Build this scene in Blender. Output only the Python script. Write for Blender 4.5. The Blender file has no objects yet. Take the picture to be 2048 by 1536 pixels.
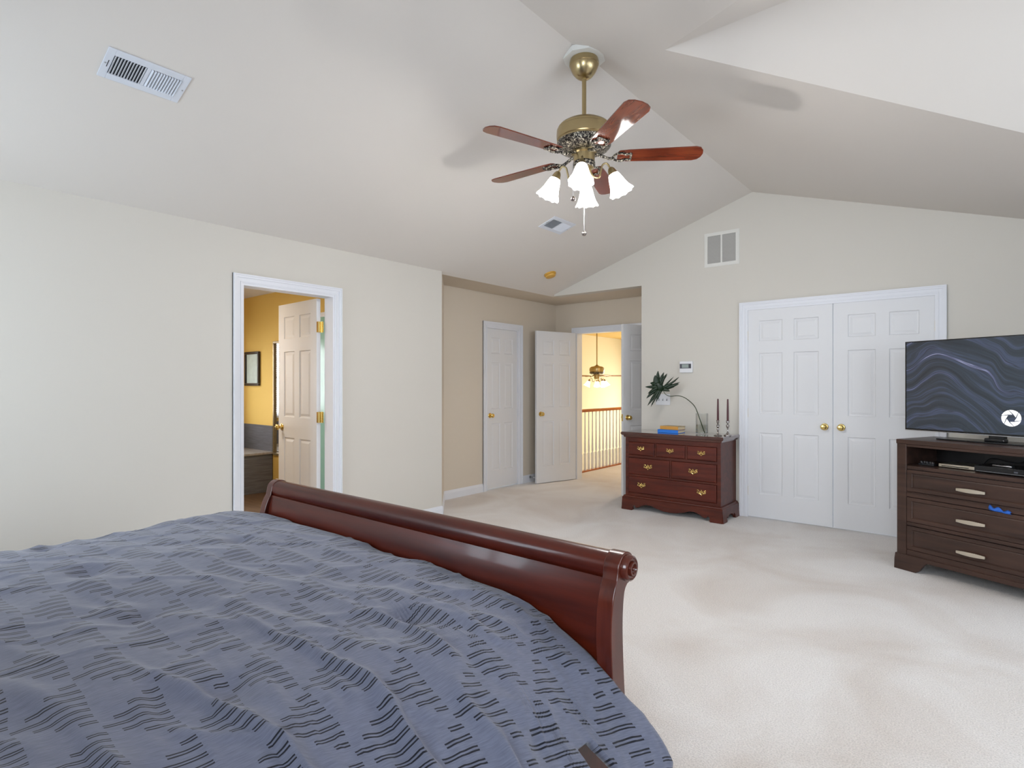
import bpy, bmesh, math, random
from mathutils import Vector, Matrix, noise
random.seed(4)
PI = math.pi
R = math.radians
SC = bpy.context.scene
COL = SC.collection

# ------------------------------------------------------------------ camera, world, light, exposure
HEAD = R(39.8)
cam_d = bpy.data.cameras.new('camera'); cam = bpy.data.objects.new('camera', cam_d); COL.objects.link(cam)
cam.location = (0, 0, 1.3); cam.rotation_euler = (R(90), 0, HEAD)
cam_d.sensor_width = 36; cam_d.lens = 1142/2048*36; cam_d.shift_y = 2/2048
cam_d.clip_start = 0.02; cam_d.clip_end = 200
SC.camera = cam

w = bpy.data.worlds.new('world'); SC.world = w; w.use_nodes = True
bg = w.node_tree.nodes['Background']; bg.inputs[0].default_value = (0.62, 0.78, 1.0, 1); bg.inputs[1].default_value = 1.6

def area(name, loc, rot, sx, sy, power, color):
    l = bpy.data.lights.new(name, 'AREA'); l.shape = 'RECTANGLE'; l.size = sx; l.size_y = sy
    l.energy = power; l.color = color
    o = bpy.data.objects.new(name, l); COL.objects.link(o); o.location = loc; o.rotation_euler = rot
    return o
DAY = (0.84, 0.92, 1.0)
# daylight, one lamp outside each window of the room (area lights shine along local -Z)
area('daylight_near_left', (-3.3, -1.25, 1.60), (R(74), 0, 0), 1.3, 1.5, 52, (0.80, 0.91, 1.0))
area('daylight_near_right', (0.15, -1.25, 1.80), (R(76), 0, 0), 1.3, 1.3, 64, DAY)
area('daylight_bay_east', (3.2, 2.79, 1.6), (R(66), 0, R(90)), 3.0, 1.7, 62, (0.90, 0.95, 1.0))
area('daylight_bay_south', (1.95, 0.62, 1.6), (R(70), 0, 0), 1.2, 1.5, 44, (0.90, 0.95, 1.0))
area('daylight_bathroom', (-7.95, 2.5, 1.45), (R(90), 0, R(-90)), 1.2, 1.2, 75, (0.95, 0.98, 1.0))
area('foyer_fill', (-6.0, 15.7, 0.3), (R(90), 0, R(180)), 3.5, 2.6, 130, (1.0, 0.93, 0.80))  # added warm fill for the foyer, its end window is assumed

area('bathroom_fill', (-5.4, 1.7, 2.40), (0, R(12), 0), .4, .4, 22, (1.0, 0.86, 0.72))  # added warm fill for the open door leaf, no known fixture
area('hall_fill', (-3.7, 8.6, 2.62), (0, 0, 0), .35, .35, 26, (1.0, 0.84, 0.66))  # added fill that brightens the balusters, stands out of view

SC.view_settings.view_transform = 'Standard'; SC.view_settings.look = 'None'
SC.view_settings.gamma = 1; SC.view_settings.use_curve_mapping = False
SC.view_settings.exposure = 0.45

# ------------------------------------------------------------------ materials
def srgb(r, g, b):
    f = lambda c: (c/255/12.92) if c/255 <= 0.04045 else ((c/255+0.055)/1.055)**2.4
    return (f(r), f(g), f(b), 1)
def newmat(name):
    m = bpy.data.materials.new(name); m.use_nodes = True
    nt = m.node_tree; return m, nt, nt.nodes, nt.links, nt.nodes['Principled BSDF']
def mat(name, col, rough=0.5, metal=0.0, bump=0.0, bscale=200, var=0.0, vscale=3.0, coat=0.0, spec=0.5, emis=None, es=0, stretch=None):
    m, nt, N, L, P = newmat(name)
    P.inputs['Base Color'].default_value = col; P.inputs['Roughness'].default_value = rough
    P.inputs['Metallic'].default_value = metal; P.inputs['Specular IOR Level'].default_value = spec
    P.inputs['Coat Weight'].default_value = coat; P.inputs['Coat Roughness'].default_value = 0.12
    tc = N.new('ShaderNodeTexCoord'); src = tc.outputs['Object']
    if stretch:
        mp = N.new('ShaderNodeMapping'); mp.inputs['Scale'].default_value = stretch; L.new(src, mp.inputs['Vector']); src = mp.outputs['Vector']
    if var > 0:
        n = N.new('ShaderNodeTexNoise'); n.inputs['Scale'].default_value = vscale; n.inputs['Detail'].default_value = 5
        L.new(src, n.inputs['Vector'])
        mx = N.new('ShaderNodeMix'); mx.data_type = 'RGBA'
        mx.inputs['A'].default_value = tuple(c*(1-var) for c in col[:3])+(1,)
        mx.inputs['B'].default_value = tuple(min(1, c*(1+var)) for c in col[:3])+(1,)
        L.new(n.outputs['Fac'], mx.inputs['Factor']); L.new(mx.outputs['Result'], P.inputs['Base Color'])
    if bump > 0:
        n2 = N.new('ShaderNodeTexNoise'); n2.inputs['Scale'].default_value = bscale; n2.inputs['Detail'].default_value = 3
        L.new(tc.outputs['Object'], n2.inputs['Vector'])
        b = N.new('ShaderNodeBump'); b.inputs['Strength'].default_value = bump; b.inputs['Distance'].default_value = 0.004
        L.new(n2.outputs['Fac'], b.inputs['Height']); L.new(b.outputs['Normal'], P.inputs['Normal'])
    if emis:
        P.inputs['Emission Color'].default_value = emis; P.inputs['Emission Strength'].default_value = es
    return m
def wood(name, c1, c2, rough, coat, stretch, scale=3.0, vs=0.0):
    m, nt, N, L, P = newmat(name)
    tc = N.new('ShaderNodeTexCoord'); mp = N.new('ShaderNodeMapping'); mp.inputs['Scale'].default_value = stretch
    L.new(tc.outputs['Object'], mp.inputs['Vector'])
    n = N.new('ShaderNodeTexNoise'); n.inputs['Scale'].default_value = scale; n.inputs['Detail'].default_value = 8; n.inputs['Distortion'].default_value = 0.6
    L.new(mp.outputs['Vector'], n.inputs['Vector'])
    r = N.new('ShaderNodeValToRGB'); r.color_ramp.elements[0].position = 0.3; r.color_ramp.elements[1].position = 0.72
    r.color_ramp.elements[0].color = c1; r.color_ramp.elements[1].color = c2
    L.new(n.outputs['Fac'], r.inputs['Fac']); L.new(r.outputs['Color'], P.inputs['Base Color'])
    P.inputs['Roughness'].default_value = rough; P.inputs['Coat Weight'].default_value = coat; P.inputs['Coat Roughness'].default_value = 0.08; P.inputs['Specular IOR Level'].default_value = 0.3
    return m

M = {}
M['wall'] = mat('wall_paint', srgb(211, 207, 199), 0.85, bump=0.05, bscale=250, spec=0.2)
M['wall_shaded'] = mat('wall_paint_shaded', srgb(214, 203, 187), 0.85, bump=0.05, bscale=250, spec=0.2)  # wall paint with the alcove's beige shading put into the colour
M['ceiling'] = mat('ceiling_paint', srgb(222, 217, 211), 0.9, bump=0.05, bscale=250, spec=0.2)
M['trim'] = mat('trim_paint', srgb(226, 228, 234), 0.4, spec=0.45)
M['door'] = mat('door_paint', srgb(222, 223, 226), 0.45, bump=0.03, bscale=90, spec=0.45)
M['yellow'] = mat('yellow_wall_paint', srgb(224, 190, 108), 0.8, spec=0.2)
M['foyer'] = mat('foyer_wall_paint', srgb(238, 226, 190), 0.85, spec=0.2)
M['gold_ceiling'] = mat('gold_ceiling_paint', srgb(226, 190, 118), 0.85, spec=0.2)
M['brass'] = mat('polished_brass', srgb(226, 198, 124), 0.22, 1.0)
M['antique'] = mat('antique_brass', srgb(184, 166, 126), 0.28, 1.0, var=0.1, vscale=8)
M['pewter'] = mat('silver_plate', srgb(176, 170, 168), 0.16, 1.0)
M['nickel'] = mat('brushed_nickel', srgb(214, 206, 190), 0.32, 1.0)
M['cherry'] = wood('cherry_wood', srgb(58, 16, 8), srgb(88, 30, 15), 0.32, 0.22, (0.6, 8, 8), 3.0)
M['cherry_v'] = wood('cherry_wood_posts', srgb(64, 21, 12), srgb(92, 35, 20), 0.26, 0.5, (8, 8, 0.8), 3.0)
M['dresser'] = wood('dresser_cherry', srgb(64, 24, 15), srgb(94, 41, 27), 0.38, 0.1, (0.8, 6, 8), 3.0)
M['dresser_top'] = wood('dresser_top_wood', srgb(64, 34, 28), srgb(86, 52, 44), 0.10, 1.0, (0.8, 6, 8), 3.0)
M['drawer'] = wood('dresser_drawer_wood', srgb(66, 22, 14), srgb(96, 38, 24), 0.36, 0.1, (0.8, 6, 8), 3.0)
M['espresso'] = wood('espresso_wood', srgb(48, 33, 27), srgb(72, 50, 41), 0.40, 0.15, (0.7, 6, 8), 3.0)
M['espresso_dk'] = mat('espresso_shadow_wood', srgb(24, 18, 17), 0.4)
M['blade'] = wood('fan_blade_wood', srgb(90, 38, 24), srgb(124, 58, 36), 0.10, 1.0, (1.2, 9, 9), 4.0)
M['oak'] = wood('oak_rail', srgb(150, 82, 38), srgb(186, 112, 58), 0.35, 0.3, (6, 0.8, 6), 3.0)
M['plastic'] = mat('white_plastic', srgb(228, 229, 233), 0.4)
M['vent'] = mat('vent_enamel', srgb(216, 221, 230), 0.45)
M['vent_wall'] = mat('return_vent_enamel', srgb(222, 221, 216), 0.45)
M['dark'] = mat('dark_duct', srgb(48, 50, 54), 0.8)
M['louver_grey'] = mat('vent_filter_grey', srgb(190, 188, 184), 0.7)
M['filter'] = mat('grey_filter', srgb(176, 174, 170), 0.8)
M['amber'] = mat('yellowed_plastic', srgb(206, 158, 66), 0.45)
M['black'] = mat('black_plastic', srgb(16, 17, 20), 0.25)
M['blackm'] = mat('black_matte', srgb(22, 22, 25), 0.5)
M['steel'] = mat('steel', srgb(180, 182, 186), 0.3, 1.0)
M['candle'] = mat('burgundy_wax', srgb(74, 26, 34), 0.38)
M['leaf'] = mat('leaf_green', srgb(24, 44, 24), 0.42, var=0.25, vscale=20)
M['stem'] = mat('stem_green', srgb(52, 66, 34), 0.4)
M['bookblue'] = mat('blue_book_cover', srgb(40, 122, 220), 0.45)
M['booktan'] = mat('tan_book_cover', srgb(206, 150, 70), 0.5)
M['bookcover'] = mat('printed_book_cover', srgb(176, 152, 108), 0.5, var=0.35, vscale=30)
M['paper'] = mat('book_pages', srgb(222, 206, 172), 0.8)
M['mattress'] = mat('mattress_cover', srgb(206, 204, 200), 0.85)
M['tile'] = wood('grey_tile', srgb(84, 84, 88), srgb(116, 116, 122), 0.35, 0.1, (2, 2, 60), 2.0)
M['tubtop'] = wood('tub_deck_tile', srgb(150, 140, 132), srgb(176, 168, 160), 0.25, 0.2, (2, 8, 2), 2.0)
M['bathfloor'] = wood('bathroom_plank', srgb(84, 62, 44), srgb(120, 94, 70), 0.4, 0.1, (1, 12, 1), 2.0)
M['frame_dk'] = mat('dark_frame', srgb(44, 36, 34), 0.35)
M['frame_gd'] = mat('gilded_frame', srgb(132, 112, 78), 0.35, 0.6, var=0.4, vscale=60)
M['mirror'] = mat('mirror_glass', srgb(235, 238, 240), 0.02, 1.0)
M['teal'] = mat('frosted_teal_glass', srgb(150, 196, 186), 0.2)
M['picture'] = mat('picture_print', srgb(196, 212, 208), 0.3, var=0.25, vscale=14)
M['bluecloth'] = mat('blue_cloth', srgb(36, 92, 180), 0.8, var=0.3, vscale=30)
M['blind'] = mat('blind_slat', srgb(238, 238, 236), 0.6)
M['lcd'] = mat('lcd_grey', srgb(150, 162, 158), 0.3)
M['lcdframe'] = mat('lcd_bezel', srgb(78, 80, 88), 0.35)
M['brownvase'] = mat('brown_ceramic', srgb(88, 66, 54), 0.3)
M['wallmark'] = mat('octagon_plate', srgb(222, 222, 218), 0.5)

def glass(name, tint=(1, 1, 1, 1), gl=0.45):
    m, nt, N, L, P = newmat(name); N.remove(P)
    t = N.new('ShaderNodeBsdfTransparent'); t.inputs[0].default_value = tint
    g = N.new('ShaderNodeBsdfGlossy'); g.inputs['Roughness'].default_value = 0.02
    f = N.new('ShaderNodeFresnel'); f.inputs[0].default_value = 1.45
    fm = N.new('ShaderNodeMath'); fm.operation = 'MULTIPLY'; fm.inputs[1].default_value = gl; L.new(f.outputs[0], fm.inputs[0])
    mx = N.new('ShaderNodeMixShader'); L.new(fm.outputs[0], mx.inputs[0]); L.new(t.outputs[0], mx.inputs[1]); L.new(g.outputs[0], mx.inputs[2])
    L.new(mx.outputs[0], N['Material Output'].inputs[0]); return m
M['pane'] = glass('window_glass')
M['vase'] = glass('vase_glass', (0.975, 0.98, 0.975, 1))
M['water'] = glass('vase_water', (0.93, 0.95, 0.92, 1))
M['shade'] = mat('frosted_lamp_glass', srgb(250, 248, 245), 0.3, emis=(1.0, 0.97, 0.94, 1), es=5.0)
M['shade_warm'] = mat('warm_lamp_glass', srgb(250, 240, 220), 0.3, emis=(1.0, 0.86, 0.66, 1), es=4.0)

def carpet():
    m, nt, N, L, P = newmat('carpet')
    tc = N.new('ShaderNodeTexCoord'); P.inputs['Roughness'].default_value = 0.95; P.inputs['Specular IOR Level'].default_value = 0.1
    P.inputs['Sheen Weight'].default_value = 0.2
    a = N.new('ShaderNodeTexNoise'); a.inputs['Scale'].default_value = 1.1; a.inputs['Detail'].default_value = 4; a.inputs['Distortion'].default_value = 0.8
    b = N.new('ShaderNodeTexNoise'); b.inputs['Scale'].default_value = 170; b.inputs['Detail'].default_value = 2
    L.new(tc.outputs['Object'], a.inputs['Vector']); L.new(tc.outputs['Object'], b.inputs['Vector'])
    r = N.new('ShaderNodeValToRGB'); r.color_ramp.elements[0].position = 0.35; r.color_ramp.elements[1].position = 0.6
    r.color_ramp.elements[0].color = srgb(209, 200, 193); r.color_ramp.elements[1].color = srgb(226, 222, 219)
    L.new(a.outputs['Fac'], r.inputs['Fac'])
    r2 = N.new('ShaderNodeValToRGB'); r2.color_ramp.elements[0].color = (0.72, 0.72, 0.72, 1); r2.color_ramp.elements[1].color = (1.1, 1.1, 1.1, 1)
    r2.color_ramp.elements[0].position = 0.3; r2.color_ramp.elements[1].position = 0.62
    L.new(b.outputs['Fac'], r2.inputs['Fac'])
    mx = N.new('ShaderNodeMix'); mx.data_type = 'RGBA'; mx.blend_type = 'MULTIPLY'; mx.inputs['Factor'].default_value = 0.7
    L.new(r.outputs['Color'], mx.inputs['A']); L.new(r2.outputs['Color'], mx.inputs['B']); L.new(mx.outputs['Result'], P.inputs['Base Color'])
    bm = N.new('ShaderNodeBump'); bm.inputs['Strength'].default_value = 0.7; bm.inputs['Distance'].default_value = 0.006
    L.new(b.outputs['Fac'], bm.inputs['Height']); L.new(bm.outputs['Normal'], P.inputs['Normal'])
    return m
M['carpet'] = carpet()

def mth(N, L, op, a, b=None, c=None):
    n = N.new('ShaderNodeMath'); n.operation = op
    for i, x in enumerate((a, b, c)):
        if x is None: continue
        if isinstance(x, (int, float)): n.inputs[i].default_value = x
        else: L.new(x, n.inputs[i])
    return n.outputs[0]

def comforter_mat():
    m, nt, N, L, P = newmat('comforter_cotton')
    uv = N.new('ShaderNodeUVMap'); uv.uv_map = 'UVMap'
    nz = N.new('ShaderNodeTexNoise'); nz.inputs['Scale'].default_value = 7; nz.inputs['Detail'].default_value = 2
    L.new(uv.outputs[0], nz.inputs['Vector'])
    sb = N.new('ShaderNodeVectorMath'); sb.operation = 'SUBTRACT'; sb.inputs[1].default_value = (0.5, 0.5, 0.5); L.new(nz.outputs['Color'], sb.inputs[0])
    sc = N.new('ShaderNodeVectorMath'); sc.operation = 'SCALE'; sc.inputs['Scale'].default_value = 0.022; L.new(sb.outputs[0], sc.inputs[0])
    ad = N.new('ShaderNodeVectorMath'); ad.operation = 'ADD'; L.new(uv.outputs[0], ad.inputs[0]); L.new(sc.outputs[0], ad.inputs[1])
    sp = N.new('ShaderNodeSeparateXYZ'); L.new(ad.outputs[0], sp.inputs[0])
    X, Y = sp.outputs[0], sp.outputs[1]
    yy = mth(N, L, 'DIVIDE', Y, 0.112); colm = mth(N, L, 'FLOOR', yy); fy = mth(N, L, 'FRACT', yy)
    par = mth(N, L, 'FLOORED_MODULO', colm, 2.0)
    xx = mth(N, L, 'ADD', mth(N, L, 'DIVIDE', X, 0.262), mth(N, L, 'MULTIPLY', par, 0.5))
    f8 = mth(N, L, 'MULTIPLY', mth(N, L, 'FRACT', xx), 8.0); row = mth(N, L, 'FLOOR', f8); rf = mth(N, L, 'FRACT', f8)
    ln = mth(N, L, 'SUBTRACT', 1.02, mth(N, L, 'DIVIDE', mth(N, L, 'ABSOLUTE', mth(N, L, 'SUBTRACT', row, 3.0)), 4.0))
    on_y = mth(N, L, 'GREATER_THAN', fy, mth(N, L, 'SUBTRACT', 1.0, ln))
    notgap = mth(N, L, 'LESS_THAN', row, 6.5)
    d = mth(N, L, 'ABSOLUTE', mth(N, L, 'SUBTRACT', mth(N, L, 'ABSOLUTE', mth(N, L, 'SUBTRACT', rf, 0.5)), 0.14))
    stroke = mth(N, L, 'LESS_THAN', d, 0.066)
    line = mth(N, L, 'MULTIPLY', mth(N, L, 'MULTIPLY', on_y, notgap), stroke)
    # fabric slub
    wv = N.new('ShaderNodeTexNoise'); wv.inputs['Scale'].default_value = 30; wv.inputs['Detail'].default_value = 6
    mp = N.new('ShaderNodeMapping'); mp.inputs['Scale'].default_value = (12, 1, 1); L.new(uv.outputs[0], mp.inputs['Vector']); L.new(mp.outputs[0], wv.inputs['Vector'])
    cr = N.new('ShaderNodeValToRGB'); cr.color_ramp.elements[0].position = 0.3; cr.color_ramp.elements[1].position = 0.7
    cr.color_ramp.elements[0].color = srgb(92, 96, 113); cr.color_ramp.elements[1].color = srgb(110, 114, 133)
    L.new(wv.outputs['Fac'], cr.inputs['Fac'])
    mx = N.new('ShaderNodeMix'); mx.data_type = 'RGBA'; mx.inputs['B'].default_value = srgb(26, 27, 35)
    L.new(line, mx.inputs['Factor']); L.new(cr.outputs['Color'], mx.inputs['A']); L.new(mx.outputs['Result'], P.inputs['Base Color'])
    P.inputs['Roughness'].default_value = 0.85; P.inputs['Specular IOR Level'].default_value = 0.2; P.inputs['Sheen Weight'].default_value = 0.25
    bmp = N.new('ShaderNodeBump'); bmp.inputs['Strength'].default_value = 0.5; bmp.inputs['Distance'].default_value = 0.003
    L.new(line, bmp.inputs['Height'])
    b2 = N.new('ShaderNodeBump'); b2.inputs['Strength'].default_value = 0.35; b2.inputs['Distance'].default_value = 0.01
    n3 = N.new('ShaderNodeTexNoise'); n3.inputs['Scale'].default_value = 16; n3.inputs['Detail'].default_value = 5; L.new(uv.outputs[0], n3.inputs['Vector'])
    L.new(n3.outputs['Fac'], b2.inputs['Height']); L.new(bmp.outputs['Normal'], b2.inputs['Normal']); L.new(b2.outputs['Normal'], P.inputs['Normal'])
    return m
M['comforter'] = comforter_mat()

def screen_mat():
    # flowing ribbons of light on slate: level lines of a warped field. Object coords: x 0..1.1, z 0..0.62
    m, nt, N, L, P = newmat('tv_screen_picture')
    tc = N.new('ShaderNodeTexCoord'); sp = N.new('ShaderNodeSeparateXYZ'); L.new(tc.outputs['Object'], sp.inputs[0])
    x, z = sp.outputs[0], sp.outputs[2]
    s1 = mth(N, L, 'MULTIPLY', mth(N, L, 'SINE', mth(N, L, 'ADD', mth(N, L, 'MULTIPLY', x, 6.2), 0.25)), 0.12)
    s2 = mth(N, L, 'MULTIPLY', mth(N, L, 'SINE', mth(N, L, 'ADD', mth(N, L, 'MULTIPLY', x, 19), mth(N, L, 'MULTIPLY', z, 9))), 0.018)
    nz = N.new('ShaderNodeTexNoise'); nz.inputs['Scale'].default_value = 2.6; nz.inputs['Detail'].default_value = 1; nz.inputs['Distortion'].default_value = 0.9
    L.new(tc.outputs['Object'], nz.inputs['Vector'])
    h = mth(N, L, 'SUBTRACT', mth(N, L, 'SUBTRACT', z, s1), s2)
    h = mth(N, L, 'ADD', h, mth(N, L, 'MULTIPLY', nz.outputs['Fac'], 0.16))
    cv = N.new('ShaderNodeCombineXYZ'); L.new(mth(N, L, 'MULTIPLY', h, 11), cv.inputs[0]); L.new(mth(N, L, 'MULTIPLY', x, 0.35), cv.inputs[1])
    n2 = N.new('ShaderNodeTexNoise'); n2.inputs['Scale'].default_value = 1.6; n2.inputs['Detail'].default_value = 4; n2.inputs['Roughness'].default_value = 0.7
    L.new(cv.outputs[0], n2.inputs['Vector'])
    cr = N.new('ShaderNodeValToRGB'); e = cr.color_ramp.elements
    e[0].position = 0.36; e[0].color = srgb(44, 52, 60); e[1].position = 0.5; e[1].color = srgb(56, 66, 78)
    for p, c in ((0.56, srgb(74, 84, 110)), (0.59, srgb(48, 56, 68)), (0.63, srgb(104, 110, 146)), (0.645, srgb(168, 172, 204)), (0.67, srgb(70, 76, 104)), (0.72, srgb(50, 56, 70))):
        k = e.new(p); k.color = c
    L.new(n2.outputs['Fac'], cr.inputs['Fac'])
    P.inputs['Base Color'].default_value = srgb(14, 15, 18); P.inputs['Roughness'].default_value = 0.16
    L.new(cr.outputs['Color'], P.inputs['Emission Color']); P.inputs['Emission Strength'].default_value = 0.62
    return m
M['screen'] = screen_mat()
M['icon'] = mat('white_screen_mark', srgb(240, 240, 240), 0.3, emis=(1, 1, 1, 1), es=0.8)

# ------------------------------------------------------------------ mesh helpers
class MB:
    def __init__(s): s.v = []; s.f = []; s.uv = None
    def add(s, vs, fs):
        o = len(s.v); s.v += [tuple(p) for p in vs]; s.f += [tuple(o+i for i in f) for f in fs]; return s
    def box(s, x0, x1, y0, y1, z0, z1, T=None):
        x0, x1 = min(x0, x1), max(x0, x1); y0, y1 = min(y0, y1), max(y0, y1); z0, z1 = min(z0, z1), max(z0, z1)
        vs = [(x0, y0, z0), (x1, y0, z0), (x1, y1, z0), (x0, y1, z0), (x0, y0, z1), (x1, y0, z1), (x1, y1, z1), (x0, y1, z1)]
        if T: vs = [T @ Vector(p) for p in vs]
        return s.add(vs, [(0, 3, 2, 1), (4, 5, 6, 7), (0, 1, 5, 4), (1, 2, 6, 5), (2, 3, 7, 6), (3, 0, 4, 7)])
    def prism(s, pts, fn0, fn1):
        # closed outline pts (2D); fn0/fn1 turn a 2D point into the two 3D sides
        n = len(pts); a = [fn0(*p) for p in pts]; b = [fn1(*p) for p in pts]
        fs = [tuple(range(n))[::-1], tuple(range(n, 2*n))]
        fs += [(i, (i+1) % n, n+(i+1) % n, n+i) for i in range(n)]
        return s.add(a+b, fs)
    def lathe(s, prof, c=(0, 0, 0), seg=32, T=None, rmod=None):
        n = len(prof); vs = []
        for k in range(seg):
            a = 2*PI*k/seg
            for i, (r, z) in enumerate(prof):
                rr = r*(rmod(a, i, n) if rmod else 1)
                p = Vector((rr*math.cos(a), rr*math.sin(a), z))
                if T: p = T @ p
                vs.append(p+Vector(c))
        fs = []
        for k in range(seg):
            k2 = (k+1) % seg
            for i in range(n-1):
                fs.append((k*n+i, k2*n+i, k2*n+i+1, k*n+i+1))
        if prof[0][0] > 1e-5: fs.append(tuple(k*n for k in range(seg))[::-1])
        if prof[-1][0] > 1e-5: fs.append(tuple(k*n+n-1 for k in range(seg)))
        return s.add(vs, fs)
    def tube(s, pts, r, seg=8, T=None):
        pts = [Vector(p) for p in pts]; n = len(pts); rr = r if isinstance(r, (list, tuple)) else [r]*n
        tan = [(pts[min(i+1, n-1)]-pts[max(i-1, 0)]).normalized() for i in range(n)]
        up = Vector((0, 0, 1)) if abs(tan[0].z) < 0.9 else Vector((1, 0, 0))
        nrm = tan[0].cross(up).normalized(); vs = []
        for i in range(n):
            nrm = (nrm-tan[i]*nrm.dot(tan[i]))
            nrm = nrm.normalized() if nrm.length > 1e-6 else tan[i].orthogonal().normalized()
            bn = tan[i].cross(nrm)
            for k in range(seg):
                a = 2*PI*k/seg; p = pts[i]+(nrm*math.cos(a)+bn*math.sin(a))*rr[i]
                vs.append(T @ p if T else p)
        fs = [(i*seg+k, i*seg+(k+1) % seg, (i+1)*seg+(k+1) % seg, (i+1)*seg+k) for i in range(n-1) for k in range(seg)]
        fs += [tuple(range(seg))[::-1], tuple((n-1)*seg+k for k in range(seg))]
        return s.add(vs, fs)
    def build(s, name, m, parent=None, bevel=0, smooth=True, loc=None, rot=None, ang=35, label=None, seg=2):
        me = bpy.data.meshes.new(name); me.from_pydata(s.v, [], s.f)
        bm = bmesh.new(); bm.from_mesh(me); bmesh.ops.recalc_face_normals(bm, faces=bm.faces); bm.to_mesh(me); bm.free()
        o = bpy.data.objects.new(name, me); COL.objects.link(o); me.materials.append(m)
        if smooth:
            me.shade_smooth(); me.set_sharp_from_angle(angle=R(ang))
        if bevel:
            b = o.modifiers.new('bevel', 'BEVEL'); b.width = bevel; b.segments = seg; b.limit_method = 'ANGLE'; b.harden_normals = False
        if parent: o.parent = parent
        if loc: o.location = loc
        if rot: o.rotation_euler = rot
        if label: o['label'] = label
        return o
def bezier(ps, n=20):
    # Catmull-Rom through points
    ps = [Vector(p) for p in ps]; P = [ps[0]]+ps+[ps[-1]]; out = []
    for i in range(1, len(P)-2):
        for k in range(n):
            t = k/n; a, b, c, d = P[i-1], P[i], P[i+1], P[i+2]
            out.append(0.5*((2*b)+(c-a)*t+(2*a-5*b+4*c-d)*t*t+(3*b-a-3*c+d)*t**3))
    out.append(P[-2]); return out
def tag(o, label, cat, group=None, kind=None):
    if label: o['label'] = label
    if cat: o['category'] = cat
    if group: o['group'] = group
    if kind: o['kind'] = kind
    return o
def thing(name, label, cat, loc=(0, 0, 0), rz=0, group=None):
    o = bpy.data.objects.new(name, None); COL.objects.link(o); o.empty_display_size = 0.1
    o.location = loc; o.rotation_euler = (0, 0, rz); return tag(o, label, cat, group)
def struct(o, label=None, cat=None):
    o['kind'] = 'structure'
    if label: o['label'] = label
    if cat: o['category'] = cat
    return o
def copy_tree(o, parent=None):
    c = o.copy(); COL.objects.link(c)
    if parent: c.parent = parent
    for ch in o.children: copy_tree(ch, c)
    return c

# wall with rectangular holes: runs from p0 to p1 (plan), thickness extends to the left of p0->p1
def wall(name, p0, p1, z0, z1, t, m, holes=(), label=None, cap=None):
    p0 = Vector(p0); p1 = Vector(p1); d = (p1-p0); Ln = d.length; d = d/Ln; n = Vector((-d.y, d.x))
    cx = sorted({0, Ln}|{h[0] for h in holes}|{h[1] for h in holes}); cz = sorted({z0, z1}|{h[2] for h in holes}|{h[3] for h in holes})
    mb = MB(); T = Matrix(((d.x, n.x, 0, p0.x), (d.y, n.y, 0, p0.y), (0, 0, 1, 0), (0, 0, 0, 1)))
    for i in range(len(cx)-1):
        for j in range(len(cz)-1):
            a = (cx[i]+cx[i+1])/2; b = (cz[j]+cz[j+1])/2
            if any(h[0] < a < h[1] and h[2] < b < h[3] for h in holes): continue
            mb.box(cx[i], cx[i+1], 0, t, cz[j], cz[j+1], T)
    if cap:   # polygon in (s,z) on top
        mb.prism(cap, lambda s_, z: T @ Vector((s_, 0, z)), lambda s_, z: T @ Vector((s_, t, z)))
    o = mb.build(name, m, smooth=False)
    return struct(o, label or name.replace('_', ' '), 'wall')

EAVE = 2.43; RX = -1.778; RZ = 3.199
XL = -4.17; XR = 1.0; YN = -0.95; YF = 5.83
zl = lambda x: EAVE+(RZ-EAVE)/(RX-XL)*(x-XL)
zr = lambda x: RZ-0.32*(x-RX)

# ------------------------------------------------------------------ setting: floors and ceilings
mb = MB()
mb.prism([(XL-0.06, YN-0.1), (3.0, YN-0.1), (3.0, YF+0.15), (-2.9, YF+0.15), (-2.9, 6.7), (-3.05, 6.7), (-3.05, 16.0), (-4.62, 16.0), (-4.62, 6.75), (-4.80, 6.75), (-4.80, 4.4), (XL-0.06, 3.86)],
         lambda x, y: Vector((x, y, 0)), lambda x, y: Vector((x, y, -0.15)))
struct(mb.build('floor', M['carpet'], smooth=False), 'beige cut pile carpet over the bedroom and hall', 'floor')

mb = MB(); up = 0.06
def slab(pts):
    mb.prism([(i, 0) for i in range(len(pts))], lambda i, _: Vector(pts[i]), lambda i, _: Vector(pts[i])+Vector((0, 0, up)))
xr2 = 2.9; A = (-1.29, 2.79, zr(-1.29)); zA = A[2]; ze = zr(XR); dy = (zA-ze)/0.41
slab([(XL-.05, YN-.1, zl(XL-.05)), (RX, YN-.1, RZ), (RX, YF+.06, RZ), (XL-.05, YF+.06, zl(XL-.05))])
slab([(RX, YN-.1, RZ), (XR+.1, YN-.1, zr(XR+.1)), (XR+.1, 2.79-dy, zr(XR+.1)), (XR, 2.79-dy, ze), A, (RX, 2.79, RZ)])
slab([(RX, 2.79, RZ), A, (XR, 2.79+dy, ze), (XR+.1, 2.79+dy, zr(XR+.1)), (XR+.1, YF+.06, zr(XR+.1)), (RX, YF+.06, RZ)])
slab([A, (XR, 2.79-dy, ze), (xr2, 2.79-dy, ze), (xr2, 2.79, zA)])
slab([A, (xr2, 2.79, zA), (xr2, 2.79+dy, ze), (XR, 2.79+dy, ze)])
struct(mb.build('ceiling', M['ceiling'], smooth=False), 'vaulted off-white bedroom ceiling with a cross gable', 'ceiling')
mb = MB()
mb.prism([(XL, 3.915), (-4.78, 4.46), (-4.78, 6.70), (-2.93, 6.70), (-2.93, YF+.06), (XL, YF+.06)],
         lambda x, y: Vector((x, y, EAVE-.0006)), lambda x, y: Vector((x, y, EAVE+.08)))
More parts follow.
